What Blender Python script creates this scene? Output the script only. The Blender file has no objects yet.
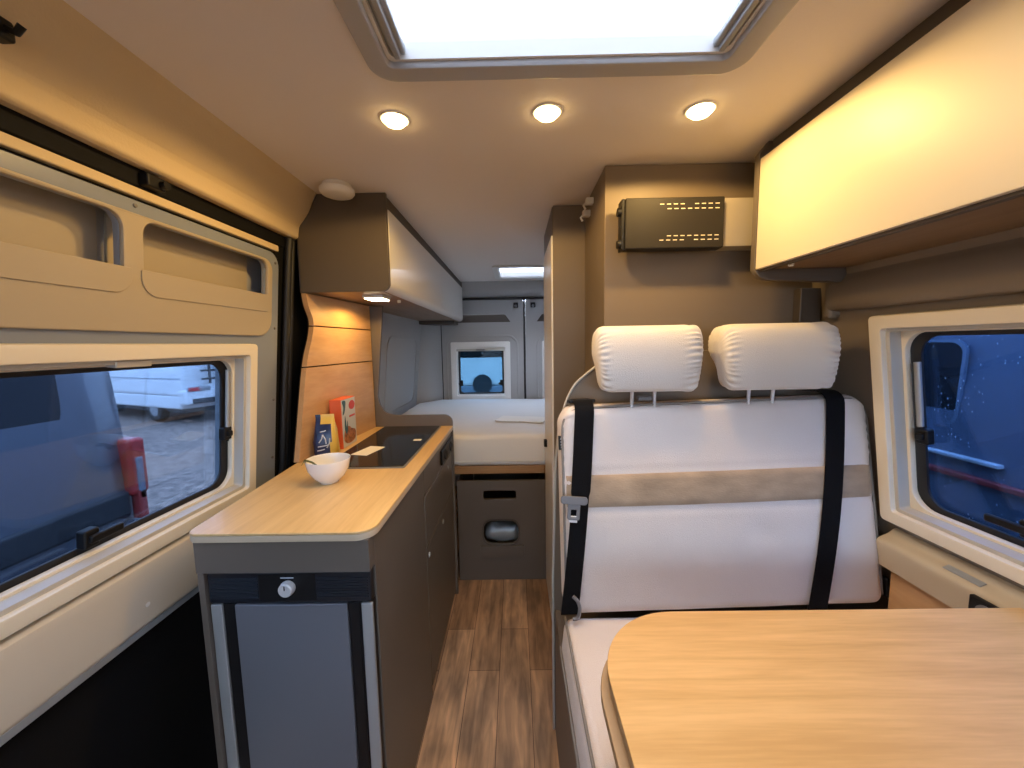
import bpy, bmesh, math, random
from mathutils import Vector, Matrix, noise
from mathutils.geometry import delaunay_2d_cdt
R = math.radians
PI = math.pi
random.seed(5)
COL = bpy.context.scene.collection

# ------------------------------------------------------------------ materials
MATS = {}
def _new(name):
    m = bpy.data.materials.new(name); m.use_nodes = True
    nt = m.node_tree; nt.nodes.clear()
    out = nt.nodes.new('ShaderNodeOutputMaterial')
    MATS[name] = m
    return m, nt, out

def mat(name, col, rough=.5, metal=0., spec=.5, bump=0., bscale=60., mott=0., mscale=6., coat=0., sheen=0., stretch=(1, 1, 1)):
    m, nt, out = _new(name)
    b = nt.nodes.new('ShaderNodeBsdfPrincipled')
    b.inputs['Base Color'].default_value = (*col, 1)
    b.inputs['Roughness'].default_value = rough
    b.inputs['Metallic'].default_value = metal
    b.inputs['Specular IOR Level'].default_value = spec
    b.inputs['Coat Weight'].default_value = coat
    b.inputs['Sheen Weight'].default_value = sheen
    tc = nt.nodes.new('ShaderNodeTexCoord')
    mp = nt.nodes.new('ShaderNodeMapping'); mp.inputs['Scale'].default_value = stretch
    nt.links.new(tc.outputs['Object'], mp.inputs['Vector'])
    if mott > 0:
        n = nt.nodes.new('ShaderNodeTexNoise'); n.inputs['Scale'].default_value = mscale; n.inputs['Detail'].default_value = 5
        nt.links.new(mp.outputs['Vector'], n.inputs['Vector'])
        r = nt.nodes.new('ShaderNodeValToRGB')
        r.color_ramp.elements[0].position = .3; r.color_ramp.elements[1].position = .7
        r.color_ramp.elements[0].color = (*[c * (1 - mott) for c in col], 1)
        r.color_ramp.elements[1].color = (*[min(1, c * (1 + mott)) for c in col], 1)
        nt.links.new(n.outputs['Fac'], r.inputs['Fac']); nt.links.new(r.outputs['Color'], b.inputs['Base Color'])
    if bump > 0:
        n = nt.nodes.new('ShaderNodeTexNoise'); n.inputs['Scale'].default_value = bscale; n.inputs['Detail'].default_value = 4
        nt.links.new(mp.outputs['Vector'], n.inputs['Vector'])
        bp = nt.nodes.new('ShaderNodeBump'); bp.inputs['Strength'].default_value = bump; bp.inputs['Distance'].default_value = .004
        nt.links.new(n.outputs['Fac'], bp.inputs['Height']); nt.links.new(bp.outputs['Normal'], b.inputs['Normal'])
    nt.links.new(b.outputs['BSDF'], out.inputs['Surface'])
    return m

def wood(name, c1, c2, scale=(1.2, 14, 14), rough=.42, dist=.6):
    m, nt, out = _new(name)
    b = nt.nodes.new('ShaderNodeBsdfPrincipled'); b.inputs['Roughness'].default_value = rough
    tc = nt.nodes.new('ShaderNodeTexCoord'); mp = nt.nodes.new('ShaderNodeMapping'); mp.inputs['Scale'].default_value = scale
    nt.links.new(tc.outputs['Object'], mp.inputs['Vector'])
    n = nt.nodes.new('ShaderNodeTexNoise'); n.inputs['Scale'].default_value = 2.2; n.inputs['Detail'].default_value = 7
    n.inputs['Distortion'].default_value = dist
    nt.links.new(mp.outputs['Vector'], n.inputs['Vector'])
    mp2 = nt.nodes.new('ShaderNodeMapping'); mp2.inputs['Scale'].default_value = tuple(s * 6 for s in scale)
    nt.links.new(tc.outputs['Object'], mp2.inputs['Vector'])
    n2 = nt.nodes.new('ShaderNodeTexNoise'); n2.inputs['Scale'].default_value = 2.; n2.inputs['Detail'].default_value = 3
    nt.links.new(mp2.outputs['Vector'], n2.inputs['Vector'])
    mx = nt.nodes.new('ShaderNodeMix'); mx.data_type = 'FLOAT'; mx.inputs[0].default_value = .3
    nt.links.new(n.outputs['Fac'], mx.inputs[2]); nt.links.new(n2.outputs['Fac'], mx.inputs[3])
    r = nt.nodes.new('ShaderNodeValToRGB')
    r.color_ramp.elements[0].position = .36; r.color_ramp.elements[1].position = .64
    r.color_ramp.elements[0].color = (*c1, 1); r.color_ramp.elements[1].color = (*c2, 1)
    nt.links.new(mx.outputs[0], r.inputs['Fac']); nt.links.new(r.outputs['Color'], b.inputs['Base Color'])
    nt.links.new(b.outputs['BSDF'], out.inputs['Surface'])
    return m

def plank_floor(name):
    m, nt, out = _new(name)
    b = nt.nodes.new('ShaderNodeBsdfPrincipled'); b.inputs['Roughness'].default_value = .5
    tc = nt.nodes.new('ShaderNodeTexCoord')
    mp = nt.nodes.new('ShaderNodeMapping'); mp.inputs['Rotation'].default_value = (0, 0, PI / 2)
    nt.links.new(tc.outputs['Object'], mp.inputs['Vector'])
    br = nt.nodes.new('ShaderNodeTexBrick'); br.offset = .37
    br.inputs['Scale'].default_value = 1.; br.inputs['Brick Width'].default_value = .62; br.inputs['Row Height'].default_value = .125
    br.inputs['Mortar Size'].default_value = .0012; br.inputs['Bias'].default_value = 0
    br.inputs['Color1'].default_value = (.29, .18, .105, 1); br.inputs['Color2'].default_value = (.58, .385, .235, 1)
    br.inputs['Mortar'].default_value = (.10, .06, .04, 1)
    nt.links.new(mp.outputs['Vector'], br.inputs['Vector'])
    mp2 = nt.nodes.new('ShaderNodeMapping'); mp2.inputs['Scale'].default_value = (24, 2.6, 1)
    nt.links.new(tc.outputs['Object'], mp2.inputs['Vector'])
    n = nt.nodes.new('ShaderNodeTexNoise'); n.inputs['Scale'].default_value = 1.6; n.inputs['Detail'].default_value = 8; n.inputs['Distortion'].default_value = .8
    nt.links.new(mp2.outputs['Vector'], n.inputs['Vector'])
    r = nt.nodes.new('ShaderNodeValToRGB')
    r.color_ramp.elements[0].position = .32; r.color_ramp.elements[1].position = .66
    r.color_ramp.elements[0].color = (.62, .60, .59, 1); r.color_ramp.elements[1].color = (1.2, 1.15, 1.1, 1)
    nt.links.new(n.outputs['Fac'], r.inputs['Fac'])
    mp3 = nt.nodes.new('ShaderNodeMapping'); mp3.inputs['Scale'].default_value = (9, 3.2, 1)
    nt.links.new(tc.outputs['Object'], mp3.inputs['Vector'])
    n3 = nt.nodes.new('ShaderNodeTexNoise'); n3.inputs['Scale'].default_value = 1.3; n3.inputs['Detail'].default_value = 3
    nt.links.new(mp3.outputs['Vector'], n3.inputs['Vector'])
    r3 = nt.nodes.new('ShaderNodeValToRGB')
    r3.color_ramp.elements[0].position = .35; r3.color_ramp.elements[1].position = .6
    r3.color_ramp.elements[0].color = (.60, .60, .62, 1); r3.color_ramp.elements[1].color = (1.2, 1.13, 1.05, 1)
    nt.links.new(n3.outputs['Fac'], r3.inputs['Fac'])
    a = nt.nodes.new('ShaderNodeMix'); a.data_type = 'RGBA'; a.blend_type = 'MULTIPLY'; a.inputs[0].default_value = 1
    nt.links.new(br.outputs['Color'], a.inputs[6]); nt.links.new(r.outputs['Color'], a.inputs[7])
    c = nt.nodes.new('ShaderNodeMix'); c.data_type = 'RGBA'; c.blend_type = 'MULTIPLY'; c.inputs[0].default_value = 1
    nt.links.new(a.outputs[2], c.inputs[6]); nt.links.new(r3.outputs['Color'], c.inputs[7])
    nt.links.new(c.outputs[2], b.inputs['Base Color'])
    nt.links.new(b.outputs['BSDF'], out.inputs['Surface'])
    return m

def glass(name, tint, gloss=.06, rough=.03, drops=False):
    m, nt, out = _new(name)
    t = nt.nodes.new('ShaderNodeBsdfTransparent'); t.inputs['Color'].default_value = (*tint, 1)
    g = nt.nodes.new('ShaderNodeBsdfGlossy'); g.inputs['Roughness'].default_value = rough; g.inputs['Color'].default_value = (1, 1, 1, 1)
    f = nt.nodes.new('ShaderNodeFresnel'); f.inputs['IOR'].default_value = 1.45
    k = nt.nodes.new('ShaderNodeMath'); k.operation = 'MULTIPLY'; k.inputs[1].default_value = gloss / .04
    nt.links.new(f.outputs['Fac'], k.inputs[0])
    mx = nt.nodes.new('ShaderNodeMixShader')
    nt.links.new(k.outputs[0], mx.inputs['Fac'])
    nt.links.new(t.outputs['BSDF'], mx.inputs[1]); nt.links.new(g.outputs['BSDF'], mx.inputs[2])
    nt.links.new(mx.outputs['Shader'], out.inputs['Surface'])
    if drops:   # rain on the acrylic: fine drops and runs that scatter a little light
        tc = nt.nodes.new('ShaderNodeTexCoord'); mp = nt.nodes.new('ShaderNodeMapping'); mp.inputs['Scale'].default_value = (1, 1, .55)
        nt.links.new(tc.outputs['Object'], mp.inputs['Vector'])
        v = nt.nodes.new('ShaderNodeTexVoronoi'); v.inputs['Scale'].default_value = 95
        nt.links.new(mp.outputs['Vector'], v.inputs['Vector'])
        n = nt.nodes.new('ShaderNodeTexNoise'); n.inputs['Scale'].default_value = 9
        nt.links.new(tc.outputs['Object'], n.inputs['Vector'])
        lt = nt.nodes.new('ShaderNodeMath'); lt.operation = 'LESS_THAN'; lt.inputs[1].default_value = .13
        nt.links.new(v.outputs['Distance'], lt.inputs[0])
        gt = nt.nodes.new('ShaderNodeMath'); gt.operation = 'GREATER_THAN'; gt.inputs[1].default_value = .5
        nt.links.new(n.outputs['Fac'], gt.inputs[0])
        ml = nt.nodes.new('ShaderNodeMath'); ml.operation = 'MULTIPLY'
        nt.links.new(lt.outputs[0], ml.inputs[0]); nt.links.new(gt.outputs[0], ml.inputs[1])
        m2 = nt.nodes.new('ShaderNodeMath'); m2.operation = 'MULTIPLY'; m2.inputs[1].default_value = .35
        nt.links.new(ml.outputs[0], m2.inputs[0])
        d = nt.nodes.new('ShaderNodeBsdfTranslucent'); d.inputs['Color'].default_value = (.30, .42, .6, 1)
        ms = nt.nodes.new('ShaderNodeMixShader')
        nt.links.new(m2.outputs[0], ms.inputs['Fac']); nt.links.new(mx.outputs['Shader'], ms.inputs[1]); nt.links.new(d.outputs['BSDF'], ms.inputs[2])
        nt.links.new(ms.outputs['Shader'], out.inputs['Surface'])
    return m

def emit(name, col, s):
    m, nt, out = _new(name)
    e = nt.nodes.new('ShaderNodeEmission'); e.inputs['Color'].default_value = (*col, 1); e.inputs['Strength'].default_value = s
    nt.links.new(e.outputs['Emission'], out.inputs['Surface'])
    return m

WARM = (1.0, .62, .21)
taupe = mat('taupe_laminate', (.125, .105, .088), .42, mott=.04, mscale=3)
taupe_o = mat('taupe_laminate_shaded', (.088, .070, .053), .45, mott=.04, mscale=3)  # taupe laminate, darkened for the shade under the grazing spotlight
taupe_d = mat('dark_taupe_laminate', (.075, .062, .052), .45)
taupe_l = mat('bathroom_laminate', (.18, .14, .10), .5)
ceil_m = mat('headliner_fabric', (.78, .73, .69), .85, bump=.05, bscale=160)
door_paint = mat('grey_paint_daylight_blue', (.24, .27, .32), .32)  # grey metal paint with bluish daylight reflection and edge glow mixed in
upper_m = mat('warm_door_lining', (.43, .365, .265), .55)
band_m = mat('shaded_beige_lining', (.25, .205, .155), .65)  # lining beige, darkened for the shadow below the overhead cabinet
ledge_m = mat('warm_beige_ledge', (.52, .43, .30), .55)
header_m = mat('beige_padding', (.62, .49, .30), .8, bump=.15, bscale=200)
lining_m = mat('grey_beige_lining', (.62, .56, .46), .62)
lining_g = mat('rear_grey_lining', (.40, .40, .40), .65)
cream = mat('cream_plastic', (.80, .735, .60), .4)
cream_d = mat('pale_grey_plastic', (.50, .48, .43), .45)
white_pl = mat('white_plastic', (.78, .77, .74), .35)
white_lam = mat('white_laminate_dimmed', (.67, .61, .50), .42)  # same laminate as the kitchen doors, darkened to offset the near spotlight
white_kit = mat('white_laminate_brightened', (.90, .88, .83), .28, coat=.4)  # same laminate as the dinette door, lightened to make up for weak light
black = mat('black_plastic', (.008, .008, .009), .45, spec=.25)
black_m = mat('matt_black', (.005, .005, .0055), .8, spec=.2)
rubber = mat('black_rubber', (.010, .010, .012), .55)
navy = mat('fridge_panel_black', (.010, .012, .018), .35)
fridge_m = mat('fridge_grey', (.135, .142, .165), .38)
silver = mat('satin_aluminium', (.40, .42, .43), .35, metal=.4)
steel = mat('bright_steel', (.75, .75, .76), .30, metal=.35)
grey_pl = mat('grey_plastic', (.16, .16, .17), .45)
fabric = mat('light_grey_fabric', (.69, .62, .575), .9, bump=.25, bscale=420, mott=.035, mscale=5, sheen=.25)
fabric_h = mat('headrest_fabric', (.70, .655, .60), .9, bump=.25, bscale=420, mott=.02, mscale=5, sheen=.25)
suede = mat('beige_suede', (.37, .27, .18), .9, bump=.2, bscale=120, mott=.2, mscale=11, sheen=.4, stretch=(1, 1, 2.5))
piping_m = mat('grey_piping', (.22, .20, .18), .8)
webbing = mat('black_webbing', (.004, .004, .005), .8, spec=.15, bump=.4, bscale=500)
oak = wood('light_oak_laminate', (.61, .355, .125), (.77, .475, .19), (1.1, 16, 16))
oak_top = wood('worktop_oak', (.59, .385, .16), (.70, .48, .215), (16, 1.2, 16), rough=.35)
oak_panel = wood('oak_panel', (.50, .29, .135), (.60, .365, .18), (10, 1.2, 10))
oak_edge = mat('table_edge', (.42, .28, .15), .5)
oak_edge_l = mat('worktop_edge', (.52, .42, .30), .45)
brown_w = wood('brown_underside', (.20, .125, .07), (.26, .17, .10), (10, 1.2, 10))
bed_wood = wood('bed_board_wood', (.30, .165, .07), (.40, .23, .10), (1.2, 14, 14))
floor_m = plank_floor('oak_plank_vinyl')
mattress_m = mat('mattress_cover', (.74, .74, .73), .9, bump=.25, bscale=25, mott=.02, mscale=4)
hob_glass = mat('hob_black_glass', (.008, .008, .009), .10)
paper = mat('white_paper', (.85, .83, .78), .6)
porcelain = mat('white_porcelain', (.85, .84, .82), .15, coat=.5)
g_sky = glass('clear_acrylic', (.96, .97, 1), .03)
g_left = glass('blue_tinted_acrylic', (.37, .47, .60), .015)
g_right = glass('deep_blue_acrylic', (.25, .38, .58), .015, drops=True)
g_rear = glass('rear_blue_acrylic', (.24, .37, .46), .006)
g_wind = glass('windscreen_glass', (.85, .92, .95), .04)
spot_e = emit('warm_led_lens', (1., .66, .26), 22.)
led_e = emit('warm_led_strip', (1., .80, .50), 18.)
gravel = mat('gravel', (.24, .17, .135), .95, bump=.8, bscale=14, mott=.55, mscale=9)
van_blue = mat('blue_grey_paint', (.075, .085, .115), .3, coat=.6)
van_dark = mat('dark_bumper', (.022, .024, .03), .6)
van_white = mat('white_van_paint', (.72, .73, .74), .3, coat=.4, mott=.03)
van_glass = mat('vehicle_glass', (.010, .012, .018), .18, coat=.15)
van_silver = mat('silver_blue_paint', (.20, .235, .30), .35, coat=.4)
van_mid = mat('mid_blue_paint', (.11, .135, .19), .4, coat=.3)
red_m = mat('red_lamp', (.50, .03, .03), .3)
red_d = mat('red_stripe', (.42, .05, .045), .4)
tyre = mat('tyre_rubber', (.015, .015, .016), .8)
hub_m = mat('wheel_hub', (.30, .31, .33), .4, metal=.5)
leaf_m = mat('dark_leaves', (.03, .045, .03), .8)
bark = mat('bark', (.05, .04, .035), .9)
navy_foil = mat('navy_foil', (.018, .035, .11), .3, mott=.5, mscale=30)
yellow_foil = mat('yellow_foil', (.75, .50, .09), .35)
pale_foil = mat('pale_print', (.62, .66, .74), .4)
orange_c = mat('orange_card', (.72, .13, .045), .5)
card_grey = mat('pale_grey_card', (.60, .60, .58), .5)
red_p = mat('red_print', (.62, .07, .05), .5)
teal_p = mat('dark_teal_print', (.03, .10, .13), .5)
food_p = mat('brown_food_print', (.42, .16, .06), .5, mott=.6, mscale=70)
green_l = mat('green_leaf', (.11, .16, .06), .6)

# ------------------------------------------------------------------ mesh helpers
def dedupe(l):
    o = []
    for v in l:
        if not o or abs(v - o[-1]) > 1e-6: o.append(v)
    return o

def rbox(lo, hi, r=.003, seg=2, sub=(1, 1, 1), bm=None):
    """box with rounded edges and corners"""
    bm = bm or bmesh.new()
    r = min(r, *(abs(hi[i] - lo[i]) * .499 for i in range(3)))
    ax = []
    for i in range(3):
        a, b = lo[i], hi[i]
        l = [a + r * (1 - math.tan(PI / 4 * (1 - k / seg))) for k in range(seg)]
        n = sub[i]
        l += [a + r + (b - a - 2 * r) * k / n for k in range(n + 1)]
        l += [b - r * (1 - math.tan(PI / 4 * (k / seg))) if False else b - r + r * math.tan(PI / 4 * (k / seg)) for k in range(1, seg + 1)]
        ax.append(dedupe(l))
    cache = {}
    def V(p):
        k = tuple(round(c, 6) for c in p)
        if k not in cache:
            P = Vector(p)
            I = Vector([min(max(P[i], lo[i] + r), hi[i] - r) for i in range(3)])
            d = P - I
            if d.length > 1e-9: P = I + d.normalized() * r
            cache[k] = bm.verts.new(P)
        return cache[k]
    for i in range(3):
        j, k = (i + 1) % 3, (i + 2) % 3
        for side in (0, 1):
            c = lo[i] if side == 0 else hi[i]
            A, B = ax[j], ax[k]
            for m in range(len(A) - 1):
                for n in range(len(B) - 1):
                    q = []
                    for (s, t) in ((A[m], B[n]), (A[m + 1], B[n]), (A[m + 1], B[n + 1]), (A[m], B[n + 1])):
                        p = [0, 0, 0]; p[i] = c; p[j] = s; p[k] = t
                        q.append(V(p))
                    if side == 0: q.reverse()
                    try: bm.faces.new(q)
                    except ValueError: pass
    return bm

def rrect(x0, y0, x1, y1, r=.0, n=6):
    """rounded rectangle outline; r one number or four (bottom-left, bottom-right, top-right, top-left)"""
    rs = r if isinstance(r, (tuple, list)) else (r,) * 4
    pts = []
    for (cx, cy, sx, sy, a0, rr) in ((x0, y0, 1, 1, PI, rs[0]), (x1, y0, -1, 1, 1.5 * PI, rs[1]), (x1, y1, -1, -1, 0, rs[2]), (x0, y1, 1, -1, .5 * PI, rs[3])):
        if rr < 1e-5: pts.append((cx, cy)); continue
        for k in range(n + 1):
            a = a0 + PI / 2 * k / n
            pts.append((cx + sx * rr + rr * math.cos(a), cy + sy * rr + rr * math.sin(a)))
    return pts

def smooth_poly(pts, closed=False, n=8):
    """Catmull-Rom through the points"""
    out = []; N = len(pts)
    P = lambda i: Vector(pts[i % N] if closed else pts[min(max(i, 0), N - 1)])
    for i in range(N if closed else N - 1):
        a, b, c, d = P(i - 1), P(i), P(i + 1), P(i + 2)
        for k in range(n):
            t = k / n
            out.append(tuple(.5 * ((2 * b) + (c - a) * t + (2 * a - 5 * b + 4 * c - d) * t * t + (3 * b - a - 3 * c + d) * t ** 3)))
    if not closed: out.append(tuple(pts[-1]))
    return out

def axes(o=(0, 0, 0), u=(1, 0, 0), v=(0, 1, 0)):
    U = Vector(u).normalized(); V = Vector(v).normalized(); W = U.cross(V)
    M = Matrix(((U.x, V.x, W.x, o[0]), (U.y, V.y, W.y, o[1]), (U.z, V.z, W.z, o[2]), (0, 0, 0, 1)))
    return M
def XZ(y):       # plate facing -Y (towards the front of the van); u=x, v=z, w=-y
    return axes((0, y, 0), (1, 0, 0), (0, 0, 1))
def YZ(x):       # plate facing +X; u=y, v=z, w=+x
    return axes((x, 0, 0), (0, 1, 0), (0, 0, 1))
def XY(z):
    return axes((0, 0, z))

def plate(outline, t, holes=(), M=None, bev=0., bm=None, w0=0.):
    """flat board of thickness t from w0, with optional holes"""
    own = bmesh.new()
    if not holes:
        own.faces.new([own.verts.new((p[0], p[1], w0)) for p in outline])
    else:
        pts, eds = [], []
        for loop in (outline, *holes):
            k0 = len(pts); pts += [Vector((p[0], p[1])) for p in loop]
            eds += [(k0 + q, k0 + (q + 1) % len(loop)) for q in range(len(loop))]
        vo, _, fo, *_x = delaunay_2d_cdt(pts, eds, [], 0, 1e-6)
        vs = [own.verts.new((p.x, p.y, w0)) for p in vo]
        def odd(c):
            n = False
            for loop in (outline, *holes):
                for q in range(len(loop)):
                    (xa, ya), (xb, yb) = loop[q][:2], loop[(q + 1) % len(loop)][:2]
                    if (ya > c.y) != (yb > c.y) and c.x < xa + (c.y - ya) * (xb - xa) / (yb - ya): n = not n
            return n
        for fc in fo:
            if odd(sum((vo[q] for q in fc), Vector((0, 0))) / len(fc)): own.faces.new([vs[q] for q in fc])
        bmesh.ops.recalc_face_normals(own, faces=own.faces[:])
    fs = own.faces[:]
    g = bmesh.ops.extrude_face_region(own, geom=fs)
    bmesh.ops.translate(own, verts=[e for e in g['geom'] if isinstance(e, bmesh.types.BMVert)], vec=(0, 0, t))
    bmesh.ops.recalc_face_normals(own, faces=own.faces[:])
    if bev > 0:
        es = [e for e in own.edges if len(e.link_faces) == 2 and abs(e.link_faces[0].normal.z) + abs(e.link_faces[1].normal.z) < 1.2 and abs(e.link_faces[0].normal.z - e.link_faces[1].normal.z) > .7]
        bmesh.ops.bevel(own, geom=es, offset=bev, segments=2, affect='EDGES', profile=.5)
    if M is not None: bmesh.ops.transform(own, matrix=M, verts=own.verts[:])
    if bm is None: return own
    me = bpy.data.meshes.new('tmp'); own.to_mesh(me); own.free(); bm.from_mesh(me); bpy.data.meshes.remove(me)
    return bm

def merge(*bms):
    a = bms[0]
    for b in bms[1:]:
        me = bpy.data.meshes.new('tmp'); b.to_mesh(me); b.free(); a.from_mesh(me); bpy.data.meshes.remove(me)
    return a

def ring(out, inn, t, M=None, w0=0., bev=0.):
    return plate(out, t, [inn], M, bev, w0=w0)

def tube(path, r, n=10, closed=False, bm=None):
    bm = bm or bmesh.new()
    P = [Vector(p) for p in path]; N = len(P); rows = []
    up = None
    for i in range(N):
        a = P[(i - 1) % N] if closed or i > 0 else P[i]
        b = P[(i + 1) % N] if closed or i < N - 1 else P[i]
        t = (b - a).normalized()
        if up is None: up = Vector((0, 0, 1)) if abs(t.z) < .9 else Vector((1, 0, 0))
        s = t.cross(up)
        if s.length < 1e-6: s = t.orthogonal()
        s.normalize(); up = s.cross(t).normalized()
        rr = r[i] if isinstance(r, (list, tuple)) else r
        rows.append([bm.verts.new(P[i] + (s * math.cos(2 * PI * k / n) + up * math.sin(2 * PI * k / n)) * rr) for k in range(n)])
    for i in range(N if closed else N - 1):
        A, B = rows[i], rows[(i + 1) % N]
        for k in range(n): bm.faces.new((A[k], A[(k + 1) % n], B[(k + 1) % n], B[k]))
    if not closed:
        bm.faces.new(rows[0][::-1]); bm.faces.new(rows[-1])
    bmesh.ops.recalc_face_normals(bm, faces=bm.faces[:])
    return bm

def lathe(prof, c=(0, 0, 0), n=40, axis='z', bm=None):
    """profile of (radius, height)"""
    bm = bm or bmesh.new(); rows = []
    for (r, h) in prof:
        if r < 1e-6: rows.append([bm.verts.new((0, 0, h))]); continue
        rows.append([bm.verts.new((r * math.cos(2 * PI * k / n), r * math.sin(2 * PI * k / n), h)) for k in range(n)])
    for A, B in zip(rows, rows[1:]):
        for k in range(n):
            k2 = (k + 1) % n
            if len(A) == 1 and len(B) == 1: continue
            if len(A) == 1: bm.faces.new((A[0], B[k], B[k2]))
            elif len(B) == 1: bm.faces.new((A[k], A[k2], B[0]))
            else: bm.faces.new((A[k], A[k2], B[k2], B[k]))
    bmesh.ops.recalc_face_normals(bm, faces=bm.faces[:])
    M = Matrix.Identity(4)
    if axis == 'x': M = Matrix.Rotation(PI / 2, 4, 'Y')
    if axis == 'y': M = Matrix.Rotation(PI / 2, 4, 'X')
    bmesh.ops.transform(bm, matrix=Matrix.Translation(c) @ M, verts=bm.verts[:])
    return bm

def disc(r, h, c, axis='z', bev=.002, n=32):
    b = min(bev, r * .4, h * .4)
    return lathe([(0, 0), (r - b, 0), (r, b), (r, h - b), (r - b, h), (0, h)], c, n, axis)

def extrude_profile(prof, a, b, axis='y', closed=True, bm=None):
    """sweep a 2-D profile along an axis from a to b; profile is (x, z) for axis y, (y, z) for axis x"""
    bm = bm or bmesh.new()
    f = (lambda p, s: (p[0], s, p[1])) if axis == 'y' else ((lambda p, s: (s, p[0], p[1])) if axis == 'x' else (lambda p, s: (p[0], p[1], s)))
    A = [bm.verts.new(f(p, a)) for p in prof]; B = [bm.verts.new(f(p, b)) for p in prof]
    n = len(prof)
    for i in range(n if closed else n - 1):
        j = (i + 1) % n
        bm.faces.new((A[i], A[j], B[j], B[i]))
    if closed:
        bm.faces.new(A[::-1]); bm.faces.new(B)
    bmesh.ops.recalc_face_normals(bm, faces=bm.faces[:])
    return bm

def ribbon(path, half, t=.002, bm=None):
    """flat strap: path of centre points, half = half-width vector (or list), normal offset by t"""
    bm = bm or bmesh.new(); rows = []
    P = [Vector(p) for p in path]; N = len(P)
    for i in range(N):
        d = (P[min(i + 1, N - 1)] - P[max(i - 1, 0)]).normalized()
        h = Vector(half[i] if isinstance(half, list) else half)
        n = d.cross(h).normalized() * t * .5
        rows.append([bm.verts.new(P[i] - h - n), bm.verts.new(P[i] + h - n), bm.verts.new(P[i] + h + n), bm.verts.new(P[i] - h + n)])
    for A, B in zip(rows, rows[1:]):
        for k in range(4): bm.faces.new((A[k], A[(k + 1) % 4], B[(k + 1) % 4], B[k]))
    bm.faces.new(rows[0][::-1]); bm.faces.new(rows[-1])
    bmesh.ops.recalc_face_normals(bm, faces=bm.faces[:])
    return bm

ORG = {}
def tag(o, label=None, cat=None, group=None, kind=None):
    if label: o['label'] = label
    if cat: o['category'] = cat
    if group: o['group'] = group
    if kind: o['kind'] = kind
    return o

def thing(name, label, cat, loc, group=None, kind=None):
    o = bpy.data.objects.new(name, None); COL.objects.link(o)
    o.empty_display_size = .05
    o.location = loc; ORG[o.name] = Vector(loc)
    return tag(o, label, cat, group, kind)

def obj(name, bm, m, parent=None, M=None, angle=40, label=None, wn=True, loc=None):
    """link a bmesh built in world coordinates as one mesh object"""
    if M is not None: bmesh.ops.transform(bm, matrix=M, verts=bm.verts[:])
    if parent is not None: o0 = ORG[parent.name]
    else:
        if loc is None:
            xs = [v.co.x for v in bm.verts]; ys = [v.co.y for v in bm.verts]; zs = [v.co.z for v in bm.verts]
            loc = ((min(xs) + max(xs)) / 2, (min(ys) + max(ys)) / 2, min(zs))
        o0 = Vector(loc)
    bmesh.ops.translate(bm, verts=bm.verts[:], vec=-o0)
    me = bpy.data.meshes.new(name); bm.to_mesh(me); bm.free()
    ms = m if isinstance(m, (list, tuple)) else [m]
    for x in ms: me.materials.append(x)
    me.shade_smooth(); me.set_sharp_from_angle(angle=R(angle))
    o = bpy.data.objects.new(name, me); COL.objects.link(o)
    ORG[o.name] = o0
    if parent is not None: o.parent = parent
    else: o.location = o0
    if wn:
        w = o.modifiers.new('wn', 'WEIGHTED_NORMAL'); w.keep_sharp = True
    if label: o['label'] = label
    return o

def single(name, bm, m, label, cat, group=None, kind=None, **k):
    return tag(obj(name, bm, m, None, **k), label, cat, group, kind)

# ------------------------------------------------------------------ the shell of the van
ZC = 1.88                                   # ceiling
YR = 3.55                                   # rear doors
LW = axes((-.86, 0, 1.1), (0, 1, 0), (.0995, 0, .995))          # sliding door plane: u=y, v up, w into the van
RW = axes((.997, 0, 1.12), (0, -1, 0), (-.1386, 0, .9903))      # right wall plane: u=-y, v up, w into the van

single('floor', rbox((-.73, -1.9, -.03), (1.06, YR, 0), .001), floor_m, 'brown oak plank vinyl floor running down the aisle', 'floor', kind='structure')

sky_hole = rrect(-.234, .22, .416, .80, .03)
rear_hole = rrect(-.11, 2.80, .50, 3.22, .02)
single('ceiling', plate([(-.93, -1.9), (1.02, -1.9), (1.02, YR + .03), (-.93, YR + .03)], .035, [sky_hole, rear_hole], XY(ZC)), ceil_m,
       'grey fabric headliner with a skylight and three round spotlights', 'ceiling', kind='structure')

# left wall: outer skin behind everything, with openings for the sliding door window
dw = (-.30, 1.215, -.245, .247)               # window in door coordinates u0,u1,v0,v1
wl = plate([(-1.9, -1.35), (YR, -1.35), (YR, .82), (-1.9, .82)], .02, [rrect(dw[0] + .03, dw[2] + .03, dw[1] - .03, dw[3] - .03, .03), rrect(-1.82, -.15, -1.06, .50, .06)], LW, w0=-.09)
single('wall_left', wl, lining_g, 'grey outer skin of the left side of the van', 'wall', kind='structure')
# lining beside the bed
lb = plate([(1.97, -.3), (YR - .04, -.3), (YR - .04, .74), (1.97, .74)], .02, (), LW, w0=.0)
o = thing('wall_left_rear', 'grey lining of the left wall beside the bed', 'wall', (-.85, 2.7, .8), kind='structure')
obj('lining', lb, lining_g, o)
obj('recess_ring', ring(rrect(2.45, -.24, 3.2, .30, .09), rrect(2.47, -.22, 3.18, .28, .075), .006, LW, w0=.02, bev=.002), lining_g, o)
# D-pillar that closes in to the rear door
obj('pillar', extrude_profile([(-.90, 3.30), (-.78, 3.33), (-.70, 3.42), (-.672, 3.50), (-.672, 3.56), (-.90, 3.56)], .0, 1.84, axis='z'), lining_g, o)

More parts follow.
